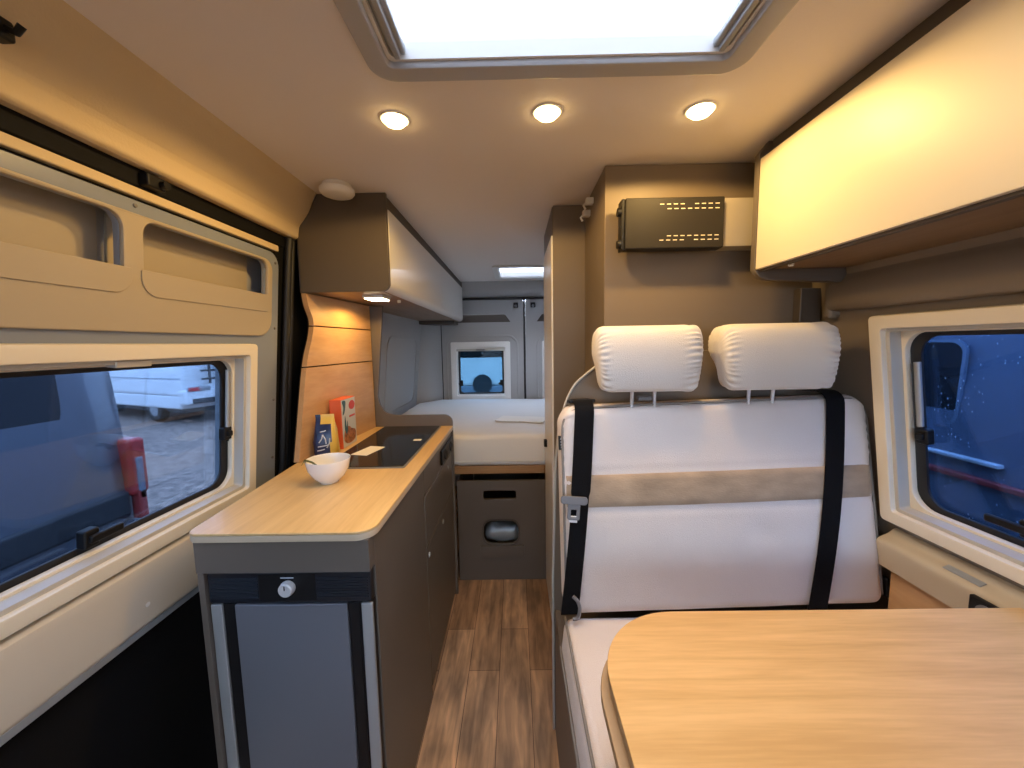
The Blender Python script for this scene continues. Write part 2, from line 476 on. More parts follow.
rw0 = (-1.04, .30, -.292, .272)              # right window, u=-y
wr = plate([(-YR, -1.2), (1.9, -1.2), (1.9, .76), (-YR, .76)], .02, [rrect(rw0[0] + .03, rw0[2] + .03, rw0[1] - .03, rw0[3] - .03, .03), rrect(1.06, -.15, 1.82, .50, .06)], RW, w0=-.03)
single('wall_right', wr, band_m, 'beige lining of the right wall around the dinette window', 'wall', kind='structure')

# front end with the windscreen opening (behind the photographer)
single('wall_front', plate([(-1.0, -.3), (1.15, -.3), (1.15, 1.95), (-1.0, 1.95)], .03, [rrect(-.80, .95, .88, 1.66, .08)], XZ(-1.9)), lining_g,
       'front end of the cab around the windscreen', 'wall', kind='structure')
single('window_7', plate(rrect(-.82, .93, .90, 1.68, .08), .006, (), XZ(-1.89), w0=.03), g_wind, 'curved windscreen of the cab', 'window', kind='structure')

# header above the sliding door
hp = smooth_poly([(-.700, 1.882), (-.712, 1.868), (-.722, 1.845), (-.736, 1.815), (-.756, 1.787), (-.769, 1.772)], n=6)
hp += smooth_poly([(-.774, 1.763), (-.778, 1.742), (-.781, 1.727), (-.792, 1.721)], n=4)
hp += [(-.90, 1.735), (-.90, 1.882)]
hd = extrude_profile(hp, -1.0, 1.435)
tr = thing('trim_1', 'padded beige header above the sliding door', 'header', (-.8, .3, 1.72), kind='structure')
obj('padding', hd, header_m, tr, angle=50)
obj('roller_rail', merge(rbox((-.86, -1, 1.684), (-.812, 1.43, 1.731), .004), rbox((-.86, -1, 1.64), (-.822, 1.43, 1.69), .003)), black_m, tr)
obj('rail_cover', rbox((-.852, -1, 1.660), (-.809, 1.36, 1.681), .004), header_m, tr)
obj('roller_bracket', merge(rbox((-.815, .87, 1.688), (-.792, .915, 1.716), .004), lathe([(0, 0), (.009, 0), (.009, .012), (0, .012)], (-.792, .905, 1.700), 16, 'x')), black, tr)
hk = single('coat_hook', merge(rbox((-.752, .590, 1.782), (-.728, .612, 1.812), .005), tube([(-.735, .601, 1.80), (-.716, .602, 1.792), (-.708, .603, 1.802)], .005)), black,
            'small black hook on the padded header over the sliding door', 'hook')

# black door frame seal and pillar behind the sliding door
tr = thing('trim_2', 'black rubber frame of the sliding door opening', 'door frame', (-.86, 1.4, .8), kind='structure')
obj('pillar', plate([(1.35, -1.0), (1.62, -1.0), (1.62, .62), (1.35, .62)], .02, (), LW, w0=-.035), black_m, tr)
obj('seal', tube([LW @ Vector(p) for p in smooth_poly([(1.395, -1.0, .0), (1.395, -.2, .0), (1.40, .3, .0), (1.405, .55, 0.), (1.41, .62, 0.)], n=4)], .013, 10), rubber, tr)
obj('inner_seal', tube([LW @ Vector(p) for p in ((1.43, -1.0, -.005), (1.432, -.2, -.005), (1.437, .62, -.005))], .010, 10), rubber, tr)

# ------------------------------------------------------------------ windows
def camper_window(name, label, M, u0, u1, v0, v1, tint, strut_u, latch_pts, parent_kind='structure', fw=.034, mats=(cream, cream_d)):
    c = M @ Vector(((u0 + u1) / 2, (v0 + v1) / 2, 0))
    t = thing(name, label, 'window', c, kind=parent_kind)
    obj('frame', ring(rrect(u0, v0, u1, v1, .012), rrect(u0 + fw, v0 + fw, u1 - fw, v1 - fw, .008), .024, M, bev=.004), mats[0], t)
    f2 = fw
    obj('blind_channel', ring(rrect(u0 + f2 - .002, v0 + f2 - .002, u1 - f2 + .002, v1 - f2 + .002, .008), rrect(u0 + f2 + .010, v0 + f2 + .010, u1 - f2 - .010, v1 - f2 - .010, .006), .035, M, w0=-.025, bev=.002), mats[1], t)
    f3 = fw + .009
    obj('inner_frame', ring(rrect(u0 + f3 - .01, v0 + f3 - .01, u1 - f3 + .01, v1 - f3 + .01, .01), rrect(u0 + f3 + .008, v0 + f3 + .008, u1 - f3 - .008, v1 - f3 - .008, .05, 8), .016, M, w0=-.035, bev=.003), mats[0], t)
    f4 = f3 + .004
    obj('glazing_border', ring(rrect(u0 + f4, v0 + f4, u1 - f4, v1 - f4, .05, 8), rrect(u0 + f4 + .026, v0 + f4 + .016, u1 - f4 - .026, v1 - f4 - .016, .045, 8), .006, M, w0=-.043), rubber, t)
    obj('pane', plate(rrect(u0 + f4 - .004, v0 + f4 - .004, u1 - f4 + .004, v1 - f4 + .004, .05, 8), .004, (), M, w0=-.050), tint, t, wn=False)
    for (su, va, vb) in strut_u:
        s = obj('gas_strut', tube([M @ Vector((su, va, -.028)), M @ Vector((su, vb, -.028))], .007), silver, t)
        obj('strut_end', tube([M @ Vector((su, vb, -.028)), M @ Vector((su, vb - .045, -.028))], .004), black, s)
    for (lu, lv, du) in latch_pts:
        l = obj('latch', rbox((lu - .015, lv - .020, -.042), (lu + .015, lv + .020, -.020), .005), black, t, M=M)
        obj('latch_arm', rbox((min(lu, lu + du) - .009, lv - .008, -.024), (max(lu, lu + du) + .009, lv + .009, -.012), .004), black, l, M=M)
    return t

# sliding door
dr = thing('door_1', 'closed sliding side door with a beige inner panel and black foot', 'door', (-.88, .4, .3), kind='structure')
holes = [rrect(.86, .395, 1.283, .515, (.012, .012, .03, .03)), rrect(-.25, .395, .815, .515, (.012, .012, .03, .03))]
win_hole = rrect(dw[0] + .02, dw[2] + .02, dw[1] - .02, dw[3] - .02, .02)
obj('inner_panel', plate(rrect(-1.0, -.44, 1.355, .553, (.0, .01, .05, .0)), .014, [win_hole] + holes, LW, w0=-.016, bev=.003), door_paint, dr)
up = obj('upper_panel', plate(rrect(-1.0, .272, 1.308, .524, (0, .06, .04, 0)), .012, holes, LW, w0=-.004, bev=.005), upper_m, dr)
for (a, b) in ((.85, 1.285), (-.3, .83)):
    obj('pocket_lip', plate(rrect(a, .352, b, .408, (.04, .012 if b > 1 else .04, .004, .004), 8), .004, (), LW, w0=.0075, bev=.002), upper_m, up)
    # the tray behind the opening
    tray = merge(plate(rrect(a, .38, b, .53, .02), .006, (), LW, w0=-.07), plate([(a, -.07), (b, -.07), (b, -.003), (a, -.003)], .01, (), LW @ axes((0, .398, 0), (1, 0, 0), (0, 0, 1)).inverted() if False else LW @ axes((0, .40, 0), (1, 0, 0), (0, 0, 1))))
    obj('pocket', tray, upper_m, up)
obj('ledge', extrude_profile([(-.874, .845), (-.862, .838), (-.860, .82), (-.868, .70), (-.880, .685), (-.90, .685), (-.90, .845)], -1.0, 1.34), lining_m, dr)
obj('lower_lip', rbox((-.905, -1.0, .668), (-.878, 1.345, .688), .004), silver, dr)
obj('foot_panel', plate([(-1.0, -1.3), (1.36, -1.3), (1.36, -.42), (-1.0, -.42)], .012, (), LW, w0=-.022), black_m, dr)
for u, v in ((1.335, .52), (1.337, .30), (1.337, .05), (1.337, -.16), (.85, .541)):
    obj('screw', lathe([(0, 0), (.005, 0), (.004, .003), (0, .004)], tuple(LW @ Vector((u, v, -.002))), 12, 'x'), grey_pl, dr)
obj('screw', lathe([(0, 0), (.007, 0), (.006, .003), (0, .004)], (-.868, .83, .742), 12, 'x'), white_pl, dr)

w1 = camper_window('window_1', 'long tinted window with cream frame in the sliding door', LW, *dw, g_left, [(1.155, .165, -.01)], [(1.150, -.03, 0), (.765, -.165, .05)])
h = obj('blind_handle', rbox((.79, .196, -.012), (.87, .212, .012), .003), cream_d, w1, M=LW)

# right window
w2 = camper_window('window_2', 'tinted window with cream frame above the dinette table', RW, *rw0, g_right, [(-.968, .145, -.02)], [(-.962, -.045, 0), (-.76, -.195, -.06)], fw=.034)

# ------------------------------------------------------------------ right wall mouldings
o = thing('trim_3', 'beige moulded band on the right wall under the overhead cabinet', 'wall moulding', (.95, .4, 1.45), kind='structure')
pr = smooth_poly([(1.02, 1.408), (.950, 1.411), (.934, 1.420), (.928, 1.438), (.929, 1.465), (.938, 1.490), (.952, 1.512), (.957, 1.535)], n=5) + [(1.02, 1.535)]
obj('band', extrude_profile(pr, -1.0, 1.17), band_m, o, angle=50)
obj('band_end', rbox((.936, 1.165, 1.39), (1.0, 1.195, 1.53), .012, 3), band_m, o)
o = thing('trim_4', 'beige ledge moulding on the right wall below the window', 'wall moulding', (1.02, .5, .7), kind='structure')
pr = smooth_poly([(1.06, .806), (1.045, .800), (1.030, .788), (1.010, .779), (1.002, .772), (1.000, .760), (1.003, .73), (1.006, .706), (1.012, .700), (1.06, .698)], n=4)
obj('ledge', extrude_profile(pr, -1.0, 1.03), ledge_m, o, angle=50)
lp = obj('rating_plate', rbox((.0, .0, 0), (.016, .075, .0015), .0005), silver, o, M=Matrix.Translation((1.012, .80, .7815)) @ Matrix.Rotation(R(-24), 4, 'Y') @ Matrix.Identity(4))
single('wood_side_panel', rbox((1.023, .30, .30), (1.040, 1.005, .697), .002), oak_panel, 'orange oak panel on the right wall between bench and table', 'panel')
so = thing('wall_socket', 'black socket set in the beige ledge below the right window', 'socket', (.99, .755, .735))
obj('faceplate', rbox((.988, .735, .715), (1.0, .80, .768), .004), black, so)
obj('insert', lathe([(0, 0), (.018, 0), (.018, .004), (.014, .005), (.013, .001), (0, .001)], (.986, .767, .742), 20, 'x'), grey_pl, so)

# ------------------------------------------------------------------ rear doors
def rear_door(name, label, x0, x1, wx0, wx1, pk):
    t = thing(name, label, 'door', ((x0 + x1) / 2, YR, .5), kind='structure')
    M = XZ(YR)
    hole = rrect(wx0 + .02, .835, wx1 - .02, 1.335, .03)
    pocket = [(pk[0], 1.530), (pk[1], 1.530), (pk[1] - .045, 1.592), (pk[1] - .06, 1.60), (pk[0] + .06, 1.60), (pk[0] + .045, 1.592)]
    obj('inner_panel', plate(rrect(x0, .0, x1, 1.735, (.0, .0, .03, .03)), .03, [hole, pocket], M, w0=-.0), lining_g, t)
    obj('pocket', plate(rrect(pk[0] - .02, 1.52, pk[1] + .02, 1.61, .01), .006, (), M, w0=-.02), taupe_d, t)
    # raised rounded moulding round the window
    obj('moulding', ring(rrect(wx0 - .05, .76, wx1 + .075, 1.415, .10, 8), rrect(wx0 - .035, .775, wx1 + .06, 1.40, .09, 8), .010, M, w0=.028, bev=.003), lining_g, t)
    return t
d2 = rear_door('door_2', 'left rear door with grey lining and a small square window', -.668, .078, -.584, -.045, (-.75 + .02, -.036))
d3 = rear_door('door_3', 'right rear door mostly hidden behind the bathroom', .098, .90, .245, .785, (.20, .80))
def rear_window(name, label, wx0, wx1):
    M = XZ(YR - .035)
    t = thing(name, label, 'window', ((wx0 + wx1) / 2, YR - .04, .8), kind='structure')
    obj('frame', ring(rrect(wx0, .815, wx1, 1.355, .012), rrect(wx0 + .05, .865, wx1 - .05, 1.305, .008), .03, M, bev=.004), white_pl, t)
    obj('inner_frame', ring(rrect(wx0 + .045, .86, wx1 - .045, 1.31, .008), rrect(wx0 + .06, .875, wx1 - .06, 1.29, .01), .03, M, w0=-.022), white_pl, t)
    obj('glazing_border', ring(rrect(wx0 + .052, .866, wx1 - .052, 1.305, .02), rrect(wx0 + .078, .89, wx1 - .078, 1.275, .025), .006, M, w0=-.03), rubber, t)
    obj('pane', plate(rrect(wx0 + .05, .865, wx1 - .05, 1.31, .02), .004, (), M, w0=-.04), g_rear, t, wn=False)
    b = obj('blind_bar', rbox((wx0 + .05, YR - .056, 1.272), (wx1 - .05, YR - .040, 1.292), .003), cream_d, t)
    obj('pull_tab', rbox(((wx0 + wx1) / 2 - .04, YR - .062, 1.276), ((wx0 + wx1) / 2 + .04, YR - .055, 1.288), .002), grey_pl, b)
    for s in (wx0 + .085, wx1 - .085):
        l = obj('latch', rbox((s - .014, YR - .03, .955), (s + .014, YR - .008, 1.005), .004), black, t)
        obj('latch_arm', rbox((s - .03, YR - .036, .965), (s + .012, YR - .026, .98), .003), black, l)
    return t
rear_window('window_3', 'small square rear window with a white frame over the bed', -.584, -.045)
rear_window('window_4', 'rear window in the right rear door beside the bathroom wall', .245, .785)
o = thing('trim_5', 'black seals and header round the rear doors', 'door frame', (0, YR, 1.75), kind='structure')
obj('centre_seal', merge(rbox((.079, YR - .03, .0), (.097, YR + .03, 1.74), .006), rbox((.083, YR - .045, .45), (.092, YR - .02, 1.74), .004)), rubber, o)
obj('side_seal', tube([(-.676, YR - .028, .0), (-.676, YR - .028, 1.74)], .011), rubber, o)
obj('top_seal', rbox((-.70, YR - .04, 1.728), (.92, YR + .02, 1.748), .005), rubber, o)
obj('header_lining', extrude_profile([(3.52, 1.75), (3.46, 1.775), (3.44, 1.81), (3.43, 1.89), (3.60, 1.89), (3.60, 1.75)], -.72, .95, axis='x'), lining_g, o)
for x in (.012, .166):
    h = obj('hinge', rbox((x - .02, YR - .058, 1.655), (x + .022, YR - .028, 1.70), .006), black, o)
    obj('hinge_bolt', lathe([(0, 0), (.013, 0), (.011, .012), (0, .014)], (x, YR - .058, 1.668), 16, 'y'), grey_pl, h)

# ------------------------------------------------------------------ skylights
o = thing('window_5', 'big bright skylight in the ceiling above the aisle', 'skylight', (.09, .5, ZC), kind='structure')
fr = ring(rrect(-.275, .17, .462, .842, .05, 8), rrect(-.234, .22, .416, .80, .012), .018, XY(ZC - .017), bev=.006)
obj('frame', fr, mat('skylight_grey', (.42, .415, .41), .4), o)
well = merge(ring(rrect(-.240, .214, .422, .806, .02), rrect(-.228, .226, .410, .794, .02), .030, XY(ZC - .004)))
obj('well', well, white_pl, o)
for x in (-.215, .40):
    obj('blind_rail', merge(rbox((x - .016, .226, ZC + .003), (x + .016, .794, ZC + .018), .004), rbox((x - .006, .226, ZC - .006), (x + .006, .794, ZC + .006), .003)), silver, o)
obj('dome', rbox((-.26, .19, ZC + .022), (.44, .83, ZC + .034), .006), g_sky, o, wn=False)
o = thing('window_6', 'small bright skylight in the ceiling over the bed', 'skylight', (.1, 3, ZC), kind='structure')
obj('frame', ring(rrect(-.155, 2.755, .545, 3.265, .04, 8), rrect(-.115, 2.795, .505, 3.225, .012), .016, XY(ZC - .014), bev=.005), white_pl, o)
obj('well', ring(rrect(-.118, 2.792, .508, 3.228, .02), rrect(-.108, 2.802, .498, 3.218, .02), .03, XY(ZC - .002)), white_pl, o)
obj('dome', rbox((-.14, 2.77, ZC + .025), (.53, 3.25, ZC + .035), .006), g_sky, o, wn=False)

# ------------------------------------------------------------------ ceiling spotlights and smoke alarm
def spot(x, y, label, first=None):
    if first is None:
        t = thing('ceiling_spotlight', label, 'ceiling light', (x, y, ZC), group='round ceiling spotlights behind the skylight')
        obj('bezel', lathe([(.030, -.002), (.032, -.0035), (.035, -.003), (.036, 0), (.030, 0)], (x, y, ZC), 36), white_pl, t)
        obj('lens', lathe([(0, -.017), (.012, -.016), (.022, -.012), (.029, -.005), (.030, -.001), (0, -.001)], (x, y, ZC), 32), spot_e, t)
        return t
    t = first.copy(); COL.objects.link(t); t.location = (x, y, ZC); t['label'] = label
    for ch in list(first.children):
        c = ch.copy(); COL.objects.link(c); c.parent = t
    return t
s1 = spot(-.284, .995, 'glowing round ceiling spotlight at the sliding door end of the row of three')
spot(.086, .980, 'glowing round ceiling spotlight in the middle of the row of three', s1)
spot(.453, .985, 'glowing round ceiling spotlight beside the white overhead cabinet', s1)

sm = thing('smoke_alarm', 'white round smoke alarm on the ceiling beside the overhead kitchen cabinet', 'smoke alarm', (-.597, 1.375, ZC))
obj('base', lathe([(0, 0), (.046, 0), (.047, -.012), (.050, -.014), (0, -.014)], (-.597, 1.365, ZC), 40), white_pl, sm)
obj('cover', lathe([(0, -.038), (.040, -.038), (.050, -.034), (.056, -.026), (.056, -.016), (.050, -.012), (0, -.012)], (-.597, 1.365, ZC), 40), white_pl, sm)

# ------------------------------------------------------------------ kitchen
k = thing('kitchen_unit', 'tall taupe kitchen base unit along the aisle', 'kitchen cabinet', (-.53, 1.38, 0))
KX = -.337
obj('carcass', merge(rbox((-.733, .82, 0), (-.719, 1.93, .897), .001), rbox((-.73, 1.915, .0), (KX - .01, 1.93, .897), .001),
                     rbox((-.72, .83, .0), (KX - .02, 1.92, .05), .001), rbox((-.72, 1.30, .05), (KX - .02, 1.315, .89), .001)), taupe, k)
obj('top_rail', rbox((-.7345, .8185, .822), (KX, .8515, .8983), .0015), taupe, k)
obj('side_panel', rbox((KX - .016, .852, 0), (KX, 1.335, .897), .0015), taupe, k)
obj('upper_strip', rbox((KX - .016, 1.338, .786), (KX, 1.93, .897), .0015), taupe, k)
dr_ = obj('drawer', rbox((KX - .016, 1.339, .590), (KX + .001, 1.928, .783), .002), taupe, k)
obj('push_knob', lathe([(0, 0), (.010, 0), (.010, .003), (.008, .005), (0, .004)], (KX, 1.80, .742), 18, 'x'), silver, dr_)
dd = obj('door', rbox((KX - .016, 1.339, .035), (KX + .001, 1.928, .587), .002), taupe, k)
for y, z in ((1.645, .545), (1.37, .547)):
    obj('push_knob', lathe([(0, 0), (.010, 0), (.010, .003), (.008, .005), (0, .004)], (KX, y, z), 18, 'x'), silver, dd)
obj('end_panel', plate([(-.80, 0), (-.326, 0), (-.326, .935)] + [(-.326 - .045 + .045 * math.cos(a * PI / 16), .935 + .042 * math.sin(a * PI / 16)) for a in range(1, 9)] +
                       smooth_poly([(-.58, .977), (-.63, .980), (-.668, .995), (-.692, 1.03), (-.703, 1.08)], n=5) +
                       [(-.690, 1.2), (-.656, 1.529), (-.735, 1.529), (-.80, 1.0)], .018, (), XZ(1.95), bev=.002), taupe, k)
sp = thing('socket_panel', 'black socket and switch strip on the aisle side of the kitchen unit', 'socket', (KX, 1.8, .8))
obj('faceplate', rbox((KX + .0006, 1.64, .803), (KX + .010, 1.92, .868), .004), black, sp)
for y in (1.71, 1.85):
    obj('socket_insert', lathe([(0, 0), (.024, 0), (.024, .006), (.019, .007), (.018, .001), (0, .001)], (KX + .010, y, .835), 24, 'x'), rubber, sp)

wt = thing('worktop', 'light oak kitchen worktop with rounded corners on the taupe base unit', 'worktop', (-.53, 1.4, .9))
wo = [(-.750 + .03 - .03 * math.cos(a * PI / 12), .812 + .03 - .03 * math.sin(a * PI / 12)) for a in range(0, 7)]
wo += [(-.325 - .045 + .045 * math.sin(a * PI / 16), .812 + .045 - .045 * math.cos(a * PI / 16)) for a in range(0, 9)]
wo += [(-.325, 1.930), (-.79, 1.930), (-.79, 1.34)]
obj('board', plate(wo, .006, (), XY(.914), bev=.002), oak_top, wt)
obj('edge_band', plate(wo, .0155, (), XY(.8985), bev=.002), oak_edge_l, wt)

# fridge
f = thing('fridge', 'grey compressor fridge with black strips built into the end of the kitchen unit', 'fridge', (-.53, .84, .05))
FX0, FX1 = -.717, -.340
obj('housing', rbox((FX0, .85, .06), (FX1 - .022, 1.28, .815), .004), black_m, f)
cp = obj('control_panel', rbox((FX0, .826, .745), (FX1, .85, .820), .004), navy, f)
for i in range(9):
    z = .757 + i * .0065
    obj('vent_slat', rbox((FX0 + .006, .8235, z), (-.60, .828, z + .003), .001), navy, cp) if i < 8 else None
    if i < 8: obj('vent_slat', rbox((-.465, .8235, z), (FX1 - .006, .828, z + .003), .001), navy, cp)
obj('display', rbox((-.598, .8245, .750), (-.467, .828, .815), .001), black, cp)
kn = obj('knob', lathe([(0, 0), (.0165, 0), (.0175, .004), (.016, .014), (.0135, .016), (0, .0155)], (-.529, .8245, .784), 28, 'y'), steel, f)
obj('knob_mark', rbox((-.5300, .807, .786), (-.5280, .8095, .796), .0004), black, kn)
obj('scale_mark', rbox((-.546, .8238, .8055), (-.516, .8248, .8075), .0002), pale_foil, f)
fd = obj('door', rbox((FX0, .834, .07), (FX1, .85, .742), .003), black, f)
obj('door_panel', rbox((-.660, .826, .075), (-.398, .836, .740), .003), fridge_m, fd)
obj('edge_strip', rbox((FX0, .827, .075), (FX0 + .026, .836, .740), .003), silver, fd)
obj('edge_strip', rbox((FX1 - .026, .827, .075), (FX1, .836, .740), .003), silver, fd)
for x0, x1 in ((-.690, -.661), (-.397, -.372)):
    obj('grip_recess', rbox((x0, .831, .075), (x1, .836, .740), .002), black, fd)

# hob
hb = thing('hob', 'black glass cooker hob let into the oak worktop', 'hob', (-.527, 1.58, .92))
obj('rim', plate(rrect(-.672, 1.255, -.380, 1.915, .012), .004, (), XY(.9195), bev=.0015), grey_pl, hb)
obj('glass_top', plate(rrect(-.666, 1.262, -.386, 1.908, .010), .004, (), XY(.922), bev=.001), hob_glass, hb)
obj('sticker', rbox((-.444, 1.605, .926), (-.410, 1.632, .9265), .0002), paper, hb, label='small white sticker on the glass')
single('info_card', rbox((-.034, -.062, 0), (.034, .062, .001), .0004), paper, 'white paper card lying on the black hob', 'card',
       M=Matrix.Translation((-.577, 1.457, .9262)) @ Matrix.Rotation(R(-14), 4, 'Z'))

# backsplash of three oak boards
BS = axes((-.800 , 1.34, 0), (math.sin(R(6.2)), math.cos(R(6.2)), 0), (0, 0, 1))
bs = thing('backsplash', 'oak panelled splashback with two dark grooves behind the hob', 'splashback', (-.78, 1.65, .92))
edge = smooth_poly([(1.335, .921), (1.365, 1.05), (1.405, 1.22), (1.43, 1.30), (1.462, 1.37), (1.475, 1.43), (1.452, 1.485), (1.44, 1.545)], n=8)
def cut(z0, z1):
    e = [p for p in edge if z0 < p[1] < z1]
    def yat(z):
        for a, b in zip(edge, edge[1:]):
            if a[1] <= z <= b[1]: return a[0] + (b[0] - a[0]) * (z - a[1]) / (b[1] - a[1])
        return edge[0][0] if z < edge[0][1] else edge[-1][0]
    return [(yat(z0), z0)] + e + [(yat(z1), z1), (1.927, z1), (1.927, z0)]
for z0, z1 in ((.921, 1.255), (1.260, 1.409), (1.414, 1.530)):
    obj('board', plate([(p[0] - 1.34, p[1]) for p in cut(z0, z1)], .020, (), BS, bev=.001), oak_panel, bs)
obj('groove_backing', plate([(p[0] - 1.338, p[1]) for p in cut(.921, 1.530)], .006, (), BS, w0=-.006), black_m, bs)

# overhead kitchen cabinet
oc = thing('overhead_cabinet', 'long white fronted overhead cabinet above the kitchen and the bed', 'cabinet', (-.62, 2.5, 1.53))
body = [(-.785, 1.532), (-.487, 1.532)] + [(-.487 + .03 * math.sin(a * PI / 12), 1.562 - .03 * math.cos(a * PI / 12)) for a in range(1, 7)] + [(-.457, ZC - .001), (-.705, ZC - .001), (-.745, 1.81), (-.785, 1.77)]
obj('end_panel', plate(body, .018, (), XZ(1.455), bev=.002), taupe_o, oc)
obj('far_panel', plate(body, .018, (), XZ(3.44)), taupe, oc)
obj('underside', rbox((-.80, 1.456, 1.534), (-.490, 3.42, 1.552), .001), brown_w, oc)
obj('top_rail', rbox((-.49, 1.456, 1.830), (-.466, 3.43, ZC - .001), .001), taupe_d, oc)
obj('back', rbox((-.80, 1.456, 1.552), (-.785, 3.42, 1.80), .001), taupe, oc)
for a, b in ((1.458, 2.445), (2.449, 3.43)):
    prf = [(-.490, 1.536)] + [(-.487 + .03 * math.sin(q * PI / 12), 1.566 - .03 * math.cos(q * PI / 12)) for q in range(0, 7)] + [(-.455, 1.826), (-.473, 1.826), (-.473, 1.57), (-.490, 1.556)]
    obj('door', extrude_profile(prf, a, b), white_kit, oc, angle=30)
ul = thing('under_cabinet_light', 'small lit lamp under the near end of the overhead kitchen cabinet', 'lamp', (-.56, 1.57, 1.53))
obj('housing', merge(rbox((-.600, 1.54, 1.522), (-.520, 1.64, 1.535), .003)), white_pl, ul)
obj('lens', rbox((-.595, 1.545, 1.5185), (-.525, 1.635, 1.5225), .001), led_e, ul)
single('cabinet_catch', disc(.008, .012, (-.515, 1.74, 1.522), 'z'), white_pl, 'small white round catch on the underside of the kitchen overhead cabinet', 'catch')
single('dark_shelf', rbox((-.79, 3.20, 1.505), (-.50, 3.43, 1.531), .003), taupe_d, 'dark ledge under the far end of the kitchen overhead cabinet', 'ledge')

# bowl, leaf, snack bag, cereal box
bw = single('bowl', lathe([(0, 0), (.026, 0), (.028, .004), (.045, .020), (.058, .043), (.064, .072), (.0632, .0735), (.061, .072), (.054, .042), (.040, .020), (.020, .010), (0, .009)], (-.575, 1.135, .9202), 48), porcelain,
            'white round bowl on the oak worktop in front of the hob', 'bowl')
lf = bmesh.new()
lp_ = [(-.634, 1.095, .985), (-.628, 1.10, .999), (-.612, 1.108, .991), (-.592, 1.116, .972), (-.580, 1.122, .958)]
ribbon(lp_, [(.003, -.004, .002), (.009, -.012, .006), (.011, -.014, .006), (.008, -.011, .003), (.001, -.002, 0)], .001, lf)
single('leaf', lf, green_l, 'green leaf hanging over the rim of the white bowl', 'leaf')

cb = thing('food_box', 'orange and grey food carton standing against the oak splashback', 'box', (-.735, 1.58, .92))
cb.rotation_euler = (0, 0, 0)
obj('carton', rbox((-.744, 1.505, .9205), (-.698, 1.640, 1.120), .0015), orange_c, cb)
fp = obj('front_print', rbox((-.6985, 1.510, .922), (-.6968, 1.637, 1.117), .0004), card_grey, cb, label='grey printed front of the carton')
obj('logo', lathe([(0, 0), (.019, 0), (.019, .0008), (0, .0008)], (0, 0, 0), 24, 'x'), red_p, fp, M=Matrix.Translation((-.6968, 1.604, 1.087)) @ Matrix.Scale(1.5, 4, (0, 1, 0)))
obj('swoosh', plate(smooth_poly([(1.515, 1.112), (1.545, 1.11), (1.542, 1.085), (1.53, 1.062), (1.516, 1.058), (1.525, 1.085)], True, 6), .0006, (), YZ(-.6968)), teal_p, fp)
obj('food_picture', plate(smooth_poly([(1.52, .95), (1.56, .932), (1.62, .94), (1.628, .975), (1.59, .99), (1.575, 1.0), (1.545, 1.005), (1.525, .985)], True, 6), .0006, (), YZ(-.6968)), food_p, fp)
obj('sprig', plate(smooth_poly([(1.528, 1.0), (1.536, 1.05), (1.545, 1.0), (1.556, 1.028), (1.556, .995), (1.54, .975)], True, 5), .0008, (), YZ(-.6968)), teal_p, fp)
obj('title', rbox((-.6969, 1.575, 1.038), (-.6962, 1.63, 1.046), .0002), red_p, fp)

sb = thing('snack_bag', 'navy and yellow snack pouch beside the food carton', 'pouch', (-.735, 1.40, .92))
def pouch():
    bm = bmesh.new(); rows = []
    for (z, hx, hy) in ((0, .036, .026), (.015, .042, .033), (.06, .042, .034), (.10, .038, .027), (.125, .034, .014), (.145, .032, .003), (.160, .032, .002)):
        row = []
        for kk in range(28):
            a = 2 * PI * kk / 28
            c, s = math.cos(a), math.sin(a)
            e = .55
            wob = 1 + .04 * math.sin(5 * a + z * 60)
            row.append(bm.verts.new((hx * wob * math.copysign(abs(c) ** e, c), hy * wob * math.copysign(abs(s) ** e, s), z)))
        rows.append(row)
    for A, B in zip(rows, rows[1:]):
        for kk in range(28): bm.faces.new((A[kk], A[(kk + 1) % 28], B[(kk + 1) % 28], B[kk]))
    bm.faces.new(rows[0][::-1]); bm.faces.new(rows[-1])
    for fc in bm.faces:
        c = fc.calc_center_median()
        fc.material_index = 1 if (c.x > .022 or (c.z > .13 and c.x > -.01)) else 0
    return bm
PM = Matrix.Translation((-.718, 1.415, .9205)) @ Matrix.Rotation(R(14), 4, 'Z')
pb = obj('pouch_body', pouch(), [navy_foil, yellow_foil], sb, M=PM, angle=60)
for (x0, z0, x1, z1) in ((-.018, .06, -.004, .09), (-.004, .09, .006, .055), (-.022, .045, .012, .05), (.008, .04, .020, .075), (-.025, .03, .0, .035), (-.012, .10, .008, .105)):
    obj('lettering', tube([(x0, -.0355, z0), ((x0 + x1) / 2 + .004, -.0365, (z0 + z1) / 2), (x1, -.0355, z1)], .0022, 6), pale_foil, pb, M=PM)

# ------------------------------------------------------------------ bed and storage box
bx = thing('bed_base', 'bed base with oak front board above the grey storage box', 'bed', (0, 2.8, .6))
obj('front_board', rbox((-.80, 2.06, .618), (.90, 2.085, .662), .003), bed_wood, bx)
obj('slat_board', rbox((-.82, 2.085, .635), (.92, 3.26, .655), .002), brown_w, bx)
def mattress():
    bm = rbox((-.845, 2.052, .662), (.93, 3.46, .838), .028, 4, (26, 22, 3))
    for v in bm.verts:
        p = v.co
        if p.z > .75:
            p.z += .010 * noise.noise(Vector((p.x * 3.1, p.y * 2.6, 3))) + .004 * noise.noise(Vector((p.x * 11, p.y * 9, 1)))
            p.z += .008 * math.exp(-((p.y - 3.1) ** 2) / .1 - ((p.x + .45) ** 2) / .05)
        if p.y > 3.22: p.x = max(p.x, -.845 + (p.y - 3.22) * .85)
        if p.y < 2.1:
            p.y += .004 * noise.noise(Vector((p.x * 6, p.z * 14, 7)))
    return bm
mt = thing('mattress', 'white mattress across the back of the van', 'mattress', (0, 2.75, .66))
obj('cover', mattress(), mattress_m, mt, angle=80, wn=False)
